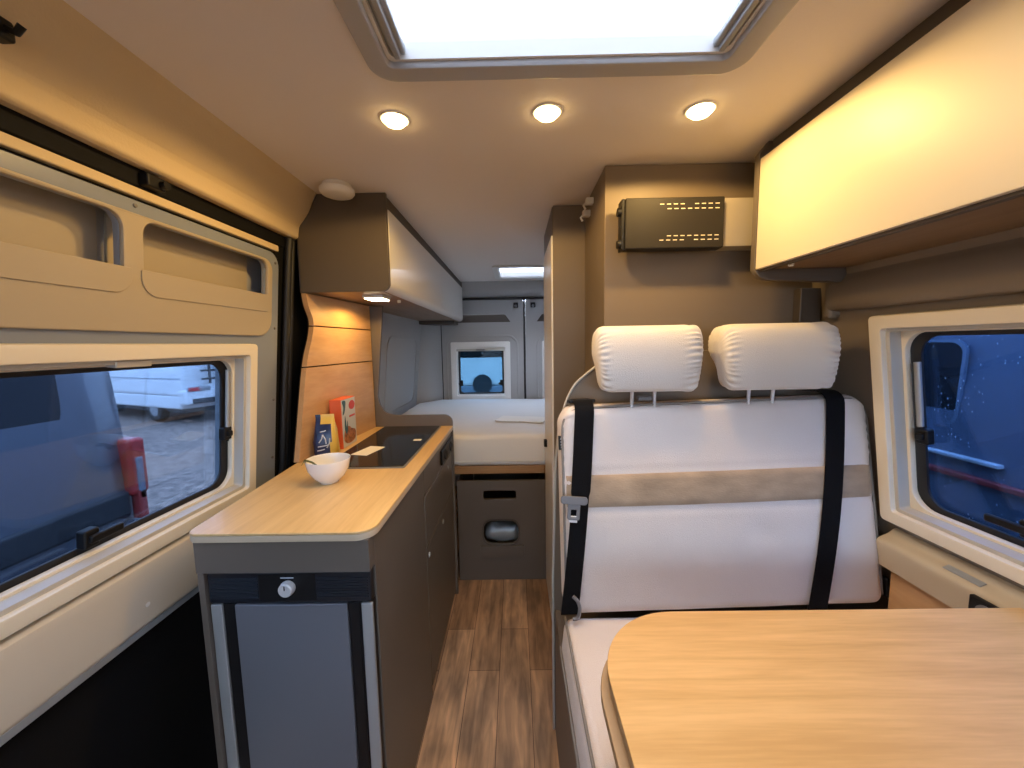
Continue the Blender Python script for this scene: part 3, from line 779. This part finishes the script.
obj('lower_seam', tube([(-.80, 2.053, .694), (-.3, 2.0515, .692), (.1, 2.0525, .693), (.5, 2.052, .694)], .003, 8), mattress_m, mt)
single('brochure', merge(rbox((-.155, -.085, 0), (0, .085, .004), .001), rbox((.002, -.085, 0), (.155, .085, .006), .001)), paper,
       'white open brochure lying on the white mattress', 'brochure', M=Matrix.Translation((.035, 2.44, .845)) @ Matrix.Rotation(R(-16), 4, 'Z'))

st = thing('storage_box', 'taupe storage box with cut-out handles under the bed', 'storage box', (-.07, 2.06, 0))
slot = rrect(-.190, .474, -.008, .523, .012)
port = rrect(-.192, .212, .002, .352, .05, 8)
obj('front_panel', plate([(-.334, 0), (.172, 0), (.172, .580), (-.334, .580)], .018, [slot, port], XZ(2.072), bev=.0015), taupe, st)
obj('step_panel', plate(rrect(-.212, .142, .034, .206, .006), .016, (), XZ(2.0545), bev=.002), taupe, st)
obj('port_trim', ring(rrect(-.200, .204, .010, .360, .055, 8), port, .004, XZ(2.054), bev=.001), taupe_d, st)
obj('carcass', merge(rbox((-.334, 2.075, 0), (-.317, 2.70, .575), .001), rbox((.155, 2.075, 0), (.172, 2.70, .575), .001), rbox((-.31, 2.68, 0), (.16, 2.70, .575), .001)), taupe_d, st)
def bag():
    bm = rbox((-.20, 2.11, .18), (.02, 2.35, .295), .05, 4, (8, 8, 4))
    for v in bm.verts: v.co += Vector((0, 0, .02 * noise.noise(v.co * 16)))
    return bm
single('stored_bag', merge(bag()), silver, 'pale crumpled bag seen through the round cut-out of the storage box', 'bag', angle=80, wn=False)
single('box_shelf', rbox((-.304, 2.08, .14), (.154, 2.67, .158), .001), taupe_d, 'shelf inside the storage box under the stored bag', 'shelf')
# thin legs either side carry the bed base
# ------------------------------------------------------------------ bathroom cabin
ba = thing('bathroom_cabin', 'tall taupe bathroom cabin behind the bench', 'bathroom cabin', (.5, 1.7, 0))
obj('front_panel', rbox((.290, 1.262, 0), (.965, 1.280, ZC - .002), .002), taupe_l, ba)
obj('return_panel', rbox((.290, 1.279, 0), (.306, 1.62, ZC - .002), .002), taupe_l, ba)
obj('rear_step_panel', rbox((.160, 1.602, 0), (.292, 1.620, ZC - .002), .003), taupe_l, ba)
obj('aisle_frame', merge(rbox((.158, 1.618, 1.765), (.172, 2.045, ZC - .002), .002), rbox((.158, 2.03, 0), (.172, 2.047, ZC - .002), .002)), taupe, ba)
bd = obj('door', rbox((.153, 1.612, .02), (.166, 2.03, 1.765), .003), white_pl, ba, label='cream sliding door of the bathroom')
obj('door_latch', merge(rbox((.138, 1.885, .812), (.154, 1.915, .848), .004)), black, bd)
obj('back_panel', rbox((.172, 2.035, 0), (.96, 2.047, ZC - .002), .002), taupe, ba)
single('wall_shadow_strip', rbox((.895, 1.228, .45), (.962, 1.262, 1.488), .004), taupe_d, 'dark upright strip added as the shadow between the bathroom wall and the right window', 'trim')  # dark strip added where the end of the bathroom wall lies in shadow
for i, (y, z) in enumerate(((1.445, 1.835), (1.505, 1.812))):
    c = bmesh.new(); rbox((.262, y - .012, z - .010), (.2905, y + .012, z + .012), .003, bm=c); tube([(.268, y, z), (.255, y, z - .014), (.262, y, z - .026)], .004, bm=c)
    single('wall_clip', c, white_pl, ('small pale clip nearest the television bracket on the cabin side' if i == 0 else 'small pale clip nearer the cream sliding door on the cabin side'), 'clip', 'pale clips on the bathroom cabin side')

# television bracket
tv = thing('television_bracket', 'dark metal television bracket box on the bathroom cabin wall', 'television bracket', (.55, 1.26, 1.60))
obj('box', rbox((.332, 1.178, 1.604), (.622, 1.222, 1.750), .004, 3), mat('bracket_metal', (.016, .0135, .0115), .55, spec=.3), tv)
bxo = tv.children[0]
for r_, (z, xs) in enumerate(((1.730, [.432 + i * .020 for i in range(4)] + [.534 + i * .020 for i in range(4)]), (1.717, [.454 + i * .020 for i in range(8)]),
                              (1.640, [.454 + i * .020 for i in range(8)]), (1.628, [.432 + i * .020 for i in range(4)] + [.534 + i * .020 for i in range(4)]))):
    for x in xs: obj('slot', rbox((x, 1.1765, z - .0013), (x + .012, 1.1785, z + .0013), .0006), cream, bxo)
for z in (1.715, 1.622):
    kn = obj('clamp_knob', lathe([(0, 0), (.012, 0), (.012, .012), (.006, .013), (.006, .025), (0, .025)], (.312, 1.198, z), 18, 'x'), black, tv)
obj('hinge_plate', rbox((.322, 1.185, 1.604), (.333, 1.225, 1.750), .003), black, tv)
obj('arm', rbox((.40, 1.222, 1.65), (.61, 1.262, 1.71), .003), black, tv)
obj('mounting_board', rbox((.622, 1.20, 1.612), (.778, 1.262, 1.752), .002), mat('pale_bracket_board', (.36, .32, .26), .5), tv)

# ------------------------------------------------------------------ right overhead cabinet
rc = thing('overhead_cabinet', 'white fronted overhead cabinet above the dinette window', 'cabinet', (.85, .3, 1.5))
obj('end_panel', plate([(.688, 1.530), (.705, 1.508), (.73, 1.500), (.99, 1.488), (.965, ZC - .001), (.715, ZC - .001), (.688, 1.845)], .022, (), XZ(1.155), bev=.004), taupe, rc)
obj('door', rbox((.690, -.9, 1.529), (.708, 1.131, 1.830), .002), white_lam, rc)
obj('top_rail', rbox((.722, -.9, 1.80), (.738, 1.131, ZC - .001), .001), taupe_d, rc)
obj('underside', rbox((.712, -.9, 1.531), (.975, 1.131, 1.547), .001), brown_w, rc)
obj('bottom_rail', rbox((.700, -.9, 1.523), (.716, 1.131, 1.535), .002), taupe_d, rc)
single('cabinet_catch', disc(.007, .01, (.735, 1.05, 1.522), 'z'), white_pl, 'small pale catch under the end of the dinette overhead cabinet', 'catch')

# ------------------------------------------------------------------ bench with backrest
bn = thing('dinette_bench', 'two seat bench with pale grey cushions facing the oak table', 'bench', (.56, .9, 0))
obj('seat_base', merge(rbox((.118, .50, 0), (.136, 1.20, .445), .002), rbox((.118, .50, 0), (1.01, .518, .445), .002), rbox((.13, .51, .43), (1.01, 1.19, .446), .002)), taupe, bn)
obj('screw_cap', lathe([(0, 0), (.006, 0), (.005, .002), (0, .003)], (.1165, .70, .30), 14, 'x'), white_pl, bn.children[0])
board = [(.114, 0), (.114, .55), (.126, .96)] + smooth_poly([(.134, 1.05), (.146, 1.10), (.163, 1.155), (.188, 1.20), (.222, 1.232), (.26, 1.262), (.30, 1.30)], n=5)[1:] + [(.952, 1.30), (.952, 0)]
obj('back_board', plate(board, .022, (), XZ(1.225), bev=.003), taupe_l, bn)
obj('board_edge', tube([(p[0] - .001, 1.203, p[1]) for p in board[:-2]][0:], .004, 8), cream_d, bn)
def seat():
    bm = rbox((.126, .52, .446), (1.008, 1.03, .556), .028, 4, (20, 12, 3))
    for v in bm.verts:
        p = v.co
        cx = (p.x - .57) / .45; cy = (p.y - .78) / .26
        if p.z > .5: p.z += .006 * max(0, 1 - cx * cx) * max(0, 1 - cy * cy)
        if p.x < .2: p.x += .010 * (.55 - p.z) / .1 * -1
    return bm
sc_ = obj('seat_cushion', seat(), fabric, bn, angle=80, wn=False)
obj('piping', tube(smooth_poly([(.130, 1.02, .553), (.1305, .9, .5545), (.131, .7, .5545), (.136, .56, .553), (.17, .526, .5525), (.4, .522, .5525), (1.0, .522, .5525)], n=6), .0035, 8), piping_m, sc_)
obj('lower_piping', tube([(.1155, 1.02, .462), (.1155, .8, .462), (.117, .56, .462)], .003, 8), piping_m, sc_)

# backrest: local frame bu = x, bv = up along the tilted front face, bw = towards the camera
BR = axes((0, 1.0, .574), (1, 0, 0), (0, .08, .585)) @ Matrix.Translation((.45, 0, 0)) @ Matrix.Rotation(R(1.4), 4, 'Z') @ Matrix.Translation((-.45, 0, 0))
def xl(v): return .128 + .018 * v          # left edge
def xr(v): return 1.023 - .019 * v
def backrest():
    bm = rbox((0, 0, -.115), (1, .592, 0), .034, 5, (64, 40, 3))
    for vv in bm.verts:
        p = vv.co
        # rounder upper corners
        f = p.y / .592
        u = p.x
        corner = max(0, f - .80) / .20
        edge_d = min(u, 1 - u)
        if corner > 0 and edge_d < .06:
            p.y -= .028 * corner * (1 - edge_d / .06) ** 2
        w_amp = max(0, 1 - ((u - .5) / .5) ** 2) * max(0, 1 - ((f - .5) / .5) ** 2)
        if p.z > -.04:
            p.z += .010 * w_amp
            p.z += .0022 * noise.noise(Vector((u * 9, f * 6, 2)))
            # puckers along the left side of the upper panel and the right side
            if f > .62:
                a = math.exp(-(u / .05) ** 2) + .6 * math.exp(-((1 - u) / .06) ** 2)
                p.z += .003 * a * math.sin(f * 150 + 3 * noise.noise(Vector((u * 20, f * 8, 0))))
            if .2 < f < .6: p.z -= .004 * math.exp(-((u - .62) ** 2 + ((f - .36) * .66) ** 2) / .0016)
            # seams either side of the suede band
            for s in (.505, .672):
                p.z -= .004 * math.exp(-((f - s) / .008) ** 2)
        wl_, wr_ = xl(p.y), xr(p.y)
        p.x = wl_ + (wr_ - wl_) * u
    return bm
bkr = obj('backrest', backrest(), fabric, bn, M=BR, angle=80, wn=False)
def band():
    n = 60; rows = []; bm = bmesh.new()
    v0, v1 = .302, .396
    for i in range(n + 1):
        u = i / n
        row = []
        for (v, w) in ((v0, -.004), (v0 + .004, .0015), (v0 + .02, .003), ((v0 + v1) / 2, .0035), (v1 - .02, .003), (v1 - .004, .0015), (v1, -.004)):
            f = v / .592
            amp = max(0, 1 - ((u - .5) / .5) ** 2) * max(0, 1 - ((f - .5) / .5) ** 2)
            # follow the rounded ends of the cushion
            xx = xl(v) + (xr(v) - xl(v)) * u
            d = min(xx - xl(v), xr(v) - xx); rr = .034
            dz = 0 if d > rr else -(rr - math.sqrt(max(0, rr * rr - (rr - d) ** 2)))
            row.append(bm.verts.new((xx, v, w + .010 * amp + dz + .0022 * noise.noise(Vector((u * 9, f * 6, 2))))))
        rows.append(row)
    for A, B in zip(rows, rows[1:]):
        for k_ in range(len(A) - 1): bm.faces.new((A[k_], B[k_], B[k_ + 1], A[k_ + 1]))
    return bm
obj('suede_band', band(), suede, bn, M=BR, angle=80, wn=False, label='beige suede band across the backrest')
pts = [(xl(v) + .006, v, -.011) for v in (.03, .1, .3, .45)] + [(xl(.5) + .009, .535, -.011), (xl(.5) + .025, .563, -.011), (xl(.5) + .06, .580, -.010), (.35, .5855, -.008), (.56, .586, -.006), (.8, .5855, -.008), (xr(.55) - .06, .580, -.010), (xr(.55) - .025, .563, -.011), (xr(.5) - .009, .535, -.011)] + [(xr(v) - .006, v, -.011) for v in (.45, .3, .1, .03)]
obj('piping', tube([BR @ Vector(p) for p in smooth_poly(pts, n=5)], .0038, 8), piping_m, bkr)
tg = obj('fabric_tag', rbox((xl(.48) - .004, .465, -.028), (xl(.48) + .014, .505, -.018), .001), black, bkr, M=BR @ Matrix.Identity(4))
for z in (.472, .480, .488, .496):
    obj('tag_lettering', rbox((xl(.48) + .002, z - .0025, -.0182), (xl(.48) + .009, z + .0025, -.0176), .0002), pale_foil, tg, M=BR)

def headrest_bm(x0, x1, z0=1.192, sk=0.):
    prof = [(1.048, z0 + .004), (1.040, z0 + .02), (1.035, z0 + .05), (1.034, z0 + .09), (1.037, z0 + .13), (1.046, z0 + .162), (1.062, z0 + .178), (1.085, z0 + .183), (1.125, z0 + .180), (1.155, z0 + .168),
            (1.168, z0 + .145), (1.166, z0 + .115), (1.150, z0 + .092), (1.125, z0 + .070), (1.108, z0 + .045), (1.102, z0 + .020), (1.095, z0 + .004), (1.072, z0 - .001)]
    prof = smooth_poly(prof, True, 9)
    cy = sum(p[0] for p in prof) / len(prof); cz = sum(p[1] for p in prof) / len(prof)
    bm = bmesh.new(); rows = []
    n = 44
    for i in range(n + 1):
        t = -math.cos(PI * i / n)
        s = max(.02, (1 - abs(t) ** 15)) ** (1 / 2.4)
        x = (x0 + x1) / 2 + (x1 - x0) / 2 * t
        row = []
        for j, (y, z) in enumerate(prof):
            wr = .0026 * math.sin(z * 420 + 1.5 * math.sin(j * .31) + 1.2 * math.sin(x * 60)) * (math.exp(-((t - .86) / .16) ** 2) + .7 * math.exp(-((t + .9) / .1) ** 2))
            sc = s * (1 + wr / .05)
            row.append(bm.verts.new(((x0 + x1) / 2 + (x - (x0 + x1) / 2) * (.94 + .06 * min(1, (z - z0) / .11)), cy + (y - cy) * sc, cz + (z - cz) * (.35 + .65 * sc))))
        rows.append(row)
    m = len(prof)
    for A, B in zip(rows, rows[1:]):
        for j in range(m): bm.faces.new((A[j], A[(j + 1) % m], B[(j + 1) % m], B[j]))
    bm.faces.new(rows[0][::-1]); bm.faces.new(rows[-1])
    bmesh.ops.recalc_face_normals(bm, faces=bm.faces[:])
    return bm
for x0, x1, posts in ((.222, .517, (.330, .394)), (.566, .887, (.660, .728))):
    hr = obj('headrest', headrest_bm(x0, x1), fabric_h, bn, angle=80, wn=False)
    for px in posts: obj('post', tube([(px, 1.088, 1.13), (px, 1.083, 1.215)], .005, 10), steel, hr)
obj('headrest_button', rbox((.345, 1.075, 1.164), (.385, 1.10, 1.176), .004), grey_pl, bkr)

# seat belts lie on the backrest (local backrest coordinates, then over the top edge)
def belt_path(c_top, c_bot, bow=0., n=22, over=True):
    out = []
    if over: out += [(c_top[0], .608, -.105), (c_top[0], .608, -.075), (c_top[0], .606, -.040), (c_top[0], .600, -.012)]
    for i in range(n + 1):
        t = i / n
        v = .582 + (c_bot[1] - .582) * t
        u = c_top[0] + (c_bot[0] - c_top[0]) * t + bow * math.sin(PI * t)
        f = v / .592; un = (u - .128) / .87
        amp = max(0, 1 - ((un - .5) / .5) ** 2) * max(0, 1 - ((f - .5) / .5) ** 2)
        edge = -.003 if i == 0 else 0
        out.append((u, v, .0085 + .010 * amp + edge))
    return smooth_poly(out, n=2)
b1 = thing('seat_belt', 'black seat belt with grey buckle tongue at the aisle end of the backrest', 'seat belt', tuple(BR @ Vector((.16, .3, .01))))
p1 = belt_path((.207, 0), (.139, .015), .006)
hv = []
for i in range(len(p1)):
    v = p1[i][1]; hv.append((.027 if v > .34 or i < 12 else .024, 0, .0))
obj('webbing', ribbon([BR @ Vector(p) for p in p1], [tuple((BR.to_3x3() @ Vector(h_))) for h_ in hv], .0022), webbing, b1, angle=60, wn=False)
tgm = BR @ Matrix.Translation((.163, .322, .018)) @ Matrix.Rotation(R(-6), 4, 'Z')
tn = obj('tongue', merge(plate(rrect(-.037, -.002, .037, .020, .008), .008, (), None, bev=.002), plate(rrect(-.016, -.045, .018, .003, .006), .006, [rrect(-.007, -.036, .009, -.016, .002)], None, bev=.001)), grey_pl, b1, M=tgm)
obj('tongue_blade', rbox((-.010, -.052, .001), (.012, -.034, .004), .001), steel, tn, M=tgm)
obj('guide', rbox((.169, .5965, -.075), (.246, .6075, -.025), .004), black, b1, M=BR)
obj('anchor_loop', tube([BR @ Vector(p) for p in smooth_poly([(.150, .068, .016), (.162, .055, .020), (.166, .035, .022), (.160, .012, .020), (.146, .008, .018)], n=5)], .005, 8), grey_pl, b1)
b2 = thing('seat_belt', 'black seat belt crossing the backrest at the window end', 'seat belt', tuple(BR @ Vector((.86, .3, .01))))
p2 = belt_path((.909, 0), (.818, -.005), .012)
obj('webbing', ribbon([BR @ Vector(p) for p in p2], tuple(BR.to_3x3() @ Vector((.0255, 0, 0))), .0022), webbing, b2, angle=60, wn=False)
obj('anchor', rbox((1.0265, .020, -.06), (1.038, .075, -.005), .004), black, b2, M=BR)

# ------------------------------------------------------------------ table
tb = thing('dinette_table', 'light oak dinette table with rounded corner in front of the bench', 'table', (.57, .4, 0))
def ttop(x0, y1, rc_, y0=.0, x1=.998): return [(x0, y0), (x1, y0), (x1, y1)] + [(x0 + rc_ - rc_ * math.sin(a * PI / 28), y1 - rc_ + rc_ * math.cos(a * PI / 28)) for a in range(0, 15)]
obj('tabletop', plate(ttop(.143, .722, .16), .004, (), XY(.787), bev=.0012), oak, tb)
obj('edge_band', plate(ttop(.1435, .7215, .16), .016, (), XY(.7708), bev=.002), oak_edge, tb)
lfw = obj('extension_leaf', plate(ttop(.130, .712, .16), .016, (), XY(.745), bev=.002), oak_edge, tb)
obj('spacer', rbox((.20, .10, .7612), (.96, .66, .7708), .001), black_m, tb)
obj('leg', merge(rbox((.52, .30, .02), (.60, .38, .745), .01), rbox((.46, .24, 0), (.66, .44, .02), .008)), silver, tb)
obj('wall_rail', rbox((.975, .05, .742), (.998, .68, .785), .003), silver, tb)

# ------------------------------------------------------------------ outside
GZ = -.50
ground = bmesh.new()
for a in range(1):
    bmesh.ops.create_grid(ground, x_segments=40, y_segments=40, size=45)
for v in ground.verts:
    v.co.z = GZ + .03 * noise.noise(Vector((v.co.x * .25, v.co.y * .25, 0)))
single('ground', ground, gravel, 'wet brown gravel of the yard outside the windows', 'ground', kind='structure', wn=False)
single('step_well', merge(rbox((-.885, -1.0, -.22), (-.735, 1.36, -.20), .004), rbox((-.745, -1.0, -.21), (-.731, 1.36, -.002), .002), rbox((-.885, 1.35, -.21), (-.735, 1.362, .0), .002)), black_m, 'black entrance step at the foot of the sliding door', 'step')

def wheel(name, c, parent, r=.33, axis='x', s=1):
    w = obj(name, lathe([(0, -.10), (r * .62, -.10), (r * .66, -.085), (r * .9, -.10), (r, -.06), (r, .06), (r * .9, .10), (r * .66, .085), (r * .62, .10), (0, .10)], c, 36, axis), tyre, parent)
    obj('hub', lathe([(0, -.108), (r * .18, -.108), (r * .25, -.09), (r * .58, -.095), (r * .6, -.07), (r * .6, .07), (r * .58, .095), (r * .25, .09), (r * .18, .108), (0, .108)], c, 24, axis), hub_m, w)
    return w

def box_van(name, label, xs, y0, y1, paint, side, roof=2.05):
    """a panel van parked alongside; xs = x of the side facing us, side = +1 if that face looks towards +x"""
    xf = xs - side * 1.95
    t = thing(name, label, 'van', ((xs + xf) / 2, (y0 + y1) / 2, GZ))
    zb = GZ + .42
    prof = smooth_poly([(xs, zb + .1), (xs + side * .03, zb + .45), (xs + side * .02, zb + .85), (xs - side * .05, zb + 1.5), (xs - side * .16, roof - .10), (xs - side * .32, roof)], n=6)
    prof += smooth_poly([(xf + side * .32, roof), (xf + side * .16, roof - .10), (xf + side * .05, zb + 1.5), (xf - side * .02, zb + .85), (xf - side * .03, zb + .45), (xf, zb + .1)], n=6)
    bm = bmesh.new(); rows = []
    L = y1 - y0
    cx = (xs + xf) / 2
    for i, (yy, s) in enumerate(((0, .86), (.04, .93), (.12, .98), (.25, 1), (L - .25, 1), (L - .10, .985), (L - .03, .95), (L, .88))):
        rows.append([bm.verts.new((cx + (p[0] - cx) * s, y0 + yy, zb + .1 + (p[1] - zb - .1) * (1 if i > 3 else (.55 + .11 * i + (.12 if i == 3 else 0)) if False else (.5 + .5 * s))) ) for p in prof])
    m = len(prof)
    for A, B in zip(rows, rows[1:]):
        for j in range(m): bm.faces.new((A[j], A[(j + 1) % m], B[(j + 1) % m], B[j]))
    bm.faces.new(rows[0][::-1]); bm.faces.new(rows[-1])
    bmesh.ops.recalc_face_normals(bm, faces=bm.faces[:])
    obj('body', bm, paint, t, angle=35)
    return t
# left neighbour: its rear corner shows in the sliding door window
nv = box_van('parked_van', 'dark blue van parked close beside the sliding door', -2.25, -3.2, 2.20, van_blue, 1)
sideM = axes((-2.222, 0, 0), (0, 1, 0), (-.04, 0, 1))
obj('side_window', plate(rrect(-.9, .80, 1.86, 1.42, (.03, .28, .12, .05), 8), .012, (), sideM, w0=.0), van_glass, nv)
obj('side_moulding', rbox((-2.27, -3.0, .40), (-2.205, 2.10, .54), .02, 3), van_dark, nv)
obj('bumper', rbox((-4.15, 1.95, -.02), (-2.19, 2.26, .32), .06, 4), van_dark, nv)
lampM = YZ(-2.24)
tl = obj('tail_lamp', merge(rbox((-2.31, 2.095, .50), (-2.185, 2.20, .83), .025, 4)), red_m, nv)
obj('lamp_lens', rbox((-2.20, 2.125, .47), (-2.180, 2.168, .72), .008, 3), van_silver, tl)
obj('reflector', rbox((-2.235, 2.12, .36), (-2.18, 2.17, .53), .01, 3), red_d, nv)
obj('sill', rbox((-4.0, -3.0, -.08), (-2.26, 2.1, .08), .03), van_dark, nv)
wheel('wheel', (-2.42, 1.15, GZ + .33), nv); wheel('wheel', (-2.42, -2.2, GZ + .33), nv)
wheel('wheel', (-4.05, 1.15, GZ + .33), nv); wheel('wheel', (-4.05, -2.2, GZ + .33), nv)

# motorhome across the yard
mh = thing('motorhome', 'white motorhome with a rear bicycle rack across the gravel yard', 'motorhome', (-7.9, 9, GZ))
MM = Matrix.Translation((-7.9, 9, 0)) @ Matrix.Rotation(R(68), 4, 'Z')
obj('body', rbox((0, 0, .18), (2.25, 6.2, 2.5), .10, 4), van_white, mh, M=MM)
obj('skirt', rbox((.03, .25, -.12), (2.22, 6.0, .22), .05, 3), van_white, mh, M=MM)
bu = obj('bumper', rbox((-.02, -.10, .0), (2.27, .25, .38), .07, 4), van_white, mh, M=MM)
obj('bumper_insert', rbox((.12, -.115, .02), (2.13, -.06, .15), .02), van_dark, bu, M=MM)
for a in (.03, 1.72):
    l = obj('tail_lamp', rbox((a, -.125, .32), (a + .5, -.04, .44), .03, 3), hub_m, mh, M=MM)
    obj('lamp_lens', rbox((a + .02, -.135, .335), (a + .24, -.11, .425), .01), red_m, l, M=MM)
obj('rear_window', rbox((.35, -.02, 1.2), (1.9, .02, 1.9), .02), van_glass, mh, M=MM)
rk = obj('bicycle_rack', merge(*[tube([MM @ Vector((.30, -.20, z)), MM @ Vector((1.9, -.20, z))], .025, 8) for z in (.62, .82, 1.02, 1.22)]), van_dark, mh)
obj('rack_uprights', merge(*[tube([MM @ Vector((x, -.17, .5)), MM @ Vector((x, -.17, 1.9))], .03, 8) for x in (.5, .85, 1.2, 1.6)]), van_dark, rk)
obj('side_window', rbox((-.02, 1.4, 1.2), (.02, 2.6, 1.7), .02), van_glass, mh, M=MM)
obj('flank_groove', rbox((-.012, .1, .62), (.01, 6.0, .645), .004), van_silver, mh, M=MM)
for (x, y) in ((.18, 1.5), (2.05, 1.5), (.18, 5.0), (2.05, 5.0)):
    c = MM @ Vector((x, y, GZ + .33))
    w_ = obj('wheel', lathe([(0, -.1), (.30, -.1), (.33, -.06), (.33, .06), (.30, .1), (0, .1)], (0, 0, 0), 28, 'x'), tyre, mh, M=Matrix.Translation(c) @ Matrix.Rotation(R(68), 4, 'Z'))
    obj('hub', lathe([(0, -.105), (.18, -.105), (.18, .105), (0, .105)], (0, 0, 0), 20, 'x'), hub_m, w_, M=Matrix.Translation(c) @ Matrix.Rotation(R(68), 4, 'Z'))
obj('underbody', rbox((.2, .4, -.25), (2.05, 6, -.1), .02), van_dark, mh, M=MM)

# right neighbour: blue-grey van with red and pale side stripes
rv = box_van('parked_van', 'blue grey van with a red side stripe close outside the dinette window', 2.22, -2.6, 3.4, van_mid, -1, roof=2.2)
rM = axes((2.195, 0, 0), (0, -1, 0), (.035, 0, 1))
obj('rear_side_window', plate(rrect(-2.24, .86, -1.93, 1.30, (.05, .09, .06, .05), 8), .012, (), rM), van_glass, rv)
obj('window_seal', ring(rrect(-2.255, .845, -1.915, 1.315, (.06, .10, .07, .06), 8), rrect(-2.24, .86, -1.93, 1.30, (.05, .09, .06, .05), 8), .016, rM), van_silver, rv)
obj('pale_stripe', rbox((2.165, 1.70, .728), (2.20, 2.10, .748), .006), van_white, rv)
obj('red_stripe', rbox((2.165, .2, .635), (2.20, 2.9, .662), .006), red_d, rv)
obj('sill', rbox((2.25, -2.4, -.08), (4.0, 3.2, .10), .03), van_dark, rv)
for y in (-1.6, 2.2):
    wheel('wheel', (2.40, y, GZ + .33), rv); wheel('wheel', (4.0, y, GZ + .33), rv)

# white vehicle and trees behind the rear window
wv = thing('white_camper', 'white camper van parked behind the rear window with a dark wheel', 'camper van', (-1.5, 13, GZ))
obj('body', rbox((-5.2, 12.0, .02), (1.0, 14.0, 2.2), .12, 4), van_white, wv)
obj('window_strip', rbox((-4.6, 11.97, .93), (.9, 12.03, 1.55), .03), black_m, wv)
obj('sill', rbox((-5.1, 12.0, -.30), (.9, 13.9, .03), .03), van_silver, wv)
ar = obj('wheel_arch', disc(.30, .06, (-1.04, 12.01, .10), 'y', .01, 40), van_dark, wv)
wheel('wheel', (-1.04, 12.10, GZ + .34), wv, .34, 'y'); wheel('wheel', (-4.3, 12.05, GZ + .34), wv, .34, 'y')
wheel('wheel', (-1.08, 13.85, GZ + .34), wv, .34, 'y'); wheel('wheel', (-4.3, 13.85, GZ + .34), wv, .34, 'y')
def tree(name, x, y, h, rad, label, n=420, seed=1):
    rnd = random.Random(seed)
    t = thing(name, label, 'tree', (x, y, GZ), group='trees seen through the rear window')
    tb_ = bmesh.new()
    tube([(x, y, GZ), (x + .03, y, GZ + h * .4), (x - .02, y, GZ + h * .8)], [.07, .05, .02], 8, bm=tb_)
    for i in range(9):
        a = rnd.uniform(0, 2 * PI); z = GZ + h * rnd.uniform(.3, .75)
        tube([(x, y, z), (x + math.cos(a) * rad * .7, y + math.sin(a) * rad * .7, z + h * .12)], [.02, .006], 5, bm=tb_)
    obj('trunk', tb_, bark, t, wn=False)
    lb_ = bmesh.new()
    for i in range(n):
        a = rnd.uniform(0, 2 * PI); q = rnd.random() ** .5; z = rnd.uniform(.2, 1.)
        rr = rad * q * math.sin(PI * min(1, .12 + z * .85))
        c = Vector((x + math.cos(a) * rr, y + math.sin(a) * rr, GZ + h * z))
        d1 = Vector((rnd.gauss(0, 1), rnd.gauss(0, 1), rnd.gauss(0, 1))).normalized(); d2 = d1.orthogonal().normalized()
        s = rnd.uniform(.05, .10)
        vs = [lb_.verts.new(c + d1 * s), lb_.verts.new(c + d2 * s * .5), lb_.verts.new(c - d1 * s), lb_.verts.new(c - d2 * s * .5)]
        lb_.faces.new(vs)
    obj('foliage', lb_, leaf_m, t, wn=False)
tree('bush', -1.62, 7.6, 1.9, .36, 'dark bush standing left behind the rear window', 420, 3)

# ------------------------------------------------------------------ light
def add_lamp(name, loc, e, col, size, rad, blend=.3):
    l = bpy.data.lights.new(name, 'SPOT'); l.energy = e; l.color = col; l.shadow_soft_size = rad; l.spot_size = R(size); l.spot_blend = blend
    o = bpy.data.objects.new(name, l); COL.objects.link(o); o.location = loc
    return o
SP = 11.
for (x, y) in ((-.284, .995), (.086, .980), (.453, .985)):
    add_lamp('spotlight_beam', (x, y, ZC - .022), SP, WARM, 171, .024, .12)
add_lamp('cabinet_beam', (-.62, 1.66, 1.510), 3.6, (1., .58, .16), 168, .015)

w = bpy.data.worlds.new('overcast'); bpy.context.scene.world = w; w.use_nodes = True
nt = w.node_tree; nt.nodes.clear()
bg = nt.nodes.new('ShaderNodeBackground'); bg.inputs['Color'].default_value = (.72, .82, 1.0, 1); bg.inputs['Strength'].default_value = 8.5
ow = nt.nodes.new('ShaderNodeOutputWorld'); nt.links.new(bg.outputs['Background'], ow.inputs['Surface'])

# ------------------------------------------------------------------ camera
cam = bpy.data.cameras.new('camera'); co = bpy.data.objects.new('camera', cam); COL.objects.link(co)
cam.sensor_fit = 'HORIZONTAL'; cam.sensor_width = 36; cam.lens = 36 * 384 / 1024; cam.clip_start = .02; cam.clip_end = 200
pitch, yaw, roll = R(-5.938), R(-.549), R(1.0)
F = Vector((math.sin(yaw) * math.cos(pitch), math.cos(yaw) * math.cos(pitch), math.sin(pitch)))
r0 = Vector((math.cos(yaw), -math.sin(yaw), 0)); u0 = r0.cross(F)
Rr = r0 * math.cos(roll) - u0 * math.sin(roll); Uu = r0 * math.sin(roll) + u0 * math.cos(roll)
co.matrix_world = Matrix(((Rr.x, Uu.x, -F.x, 0), (Rr.y, Uu.y, -F.y, 0), (Rr.z, Uu.z, -F.z, 1.33), (0, 0, 0, 1)))
sc = bpy.context.scene
sc.camera = co
sc.view_settings.view_transform = 'Standard'; sc.view_settings.look = 'None'
sc.view_settings.exposure = .12; sc.view_settings.gamma = 1.; sc.view_settings.use_curve_mapping = False
sc.cycles.max_bounces = 10; sc.cycles.diffuse_bounces = 5; sc.cycles.transparent_max_bounces = 16
sc.cycles.sample_clamp_indirect = 6.
sc.cycles.caustics_reflective = False; sc.cycles.caustics_refractive = False
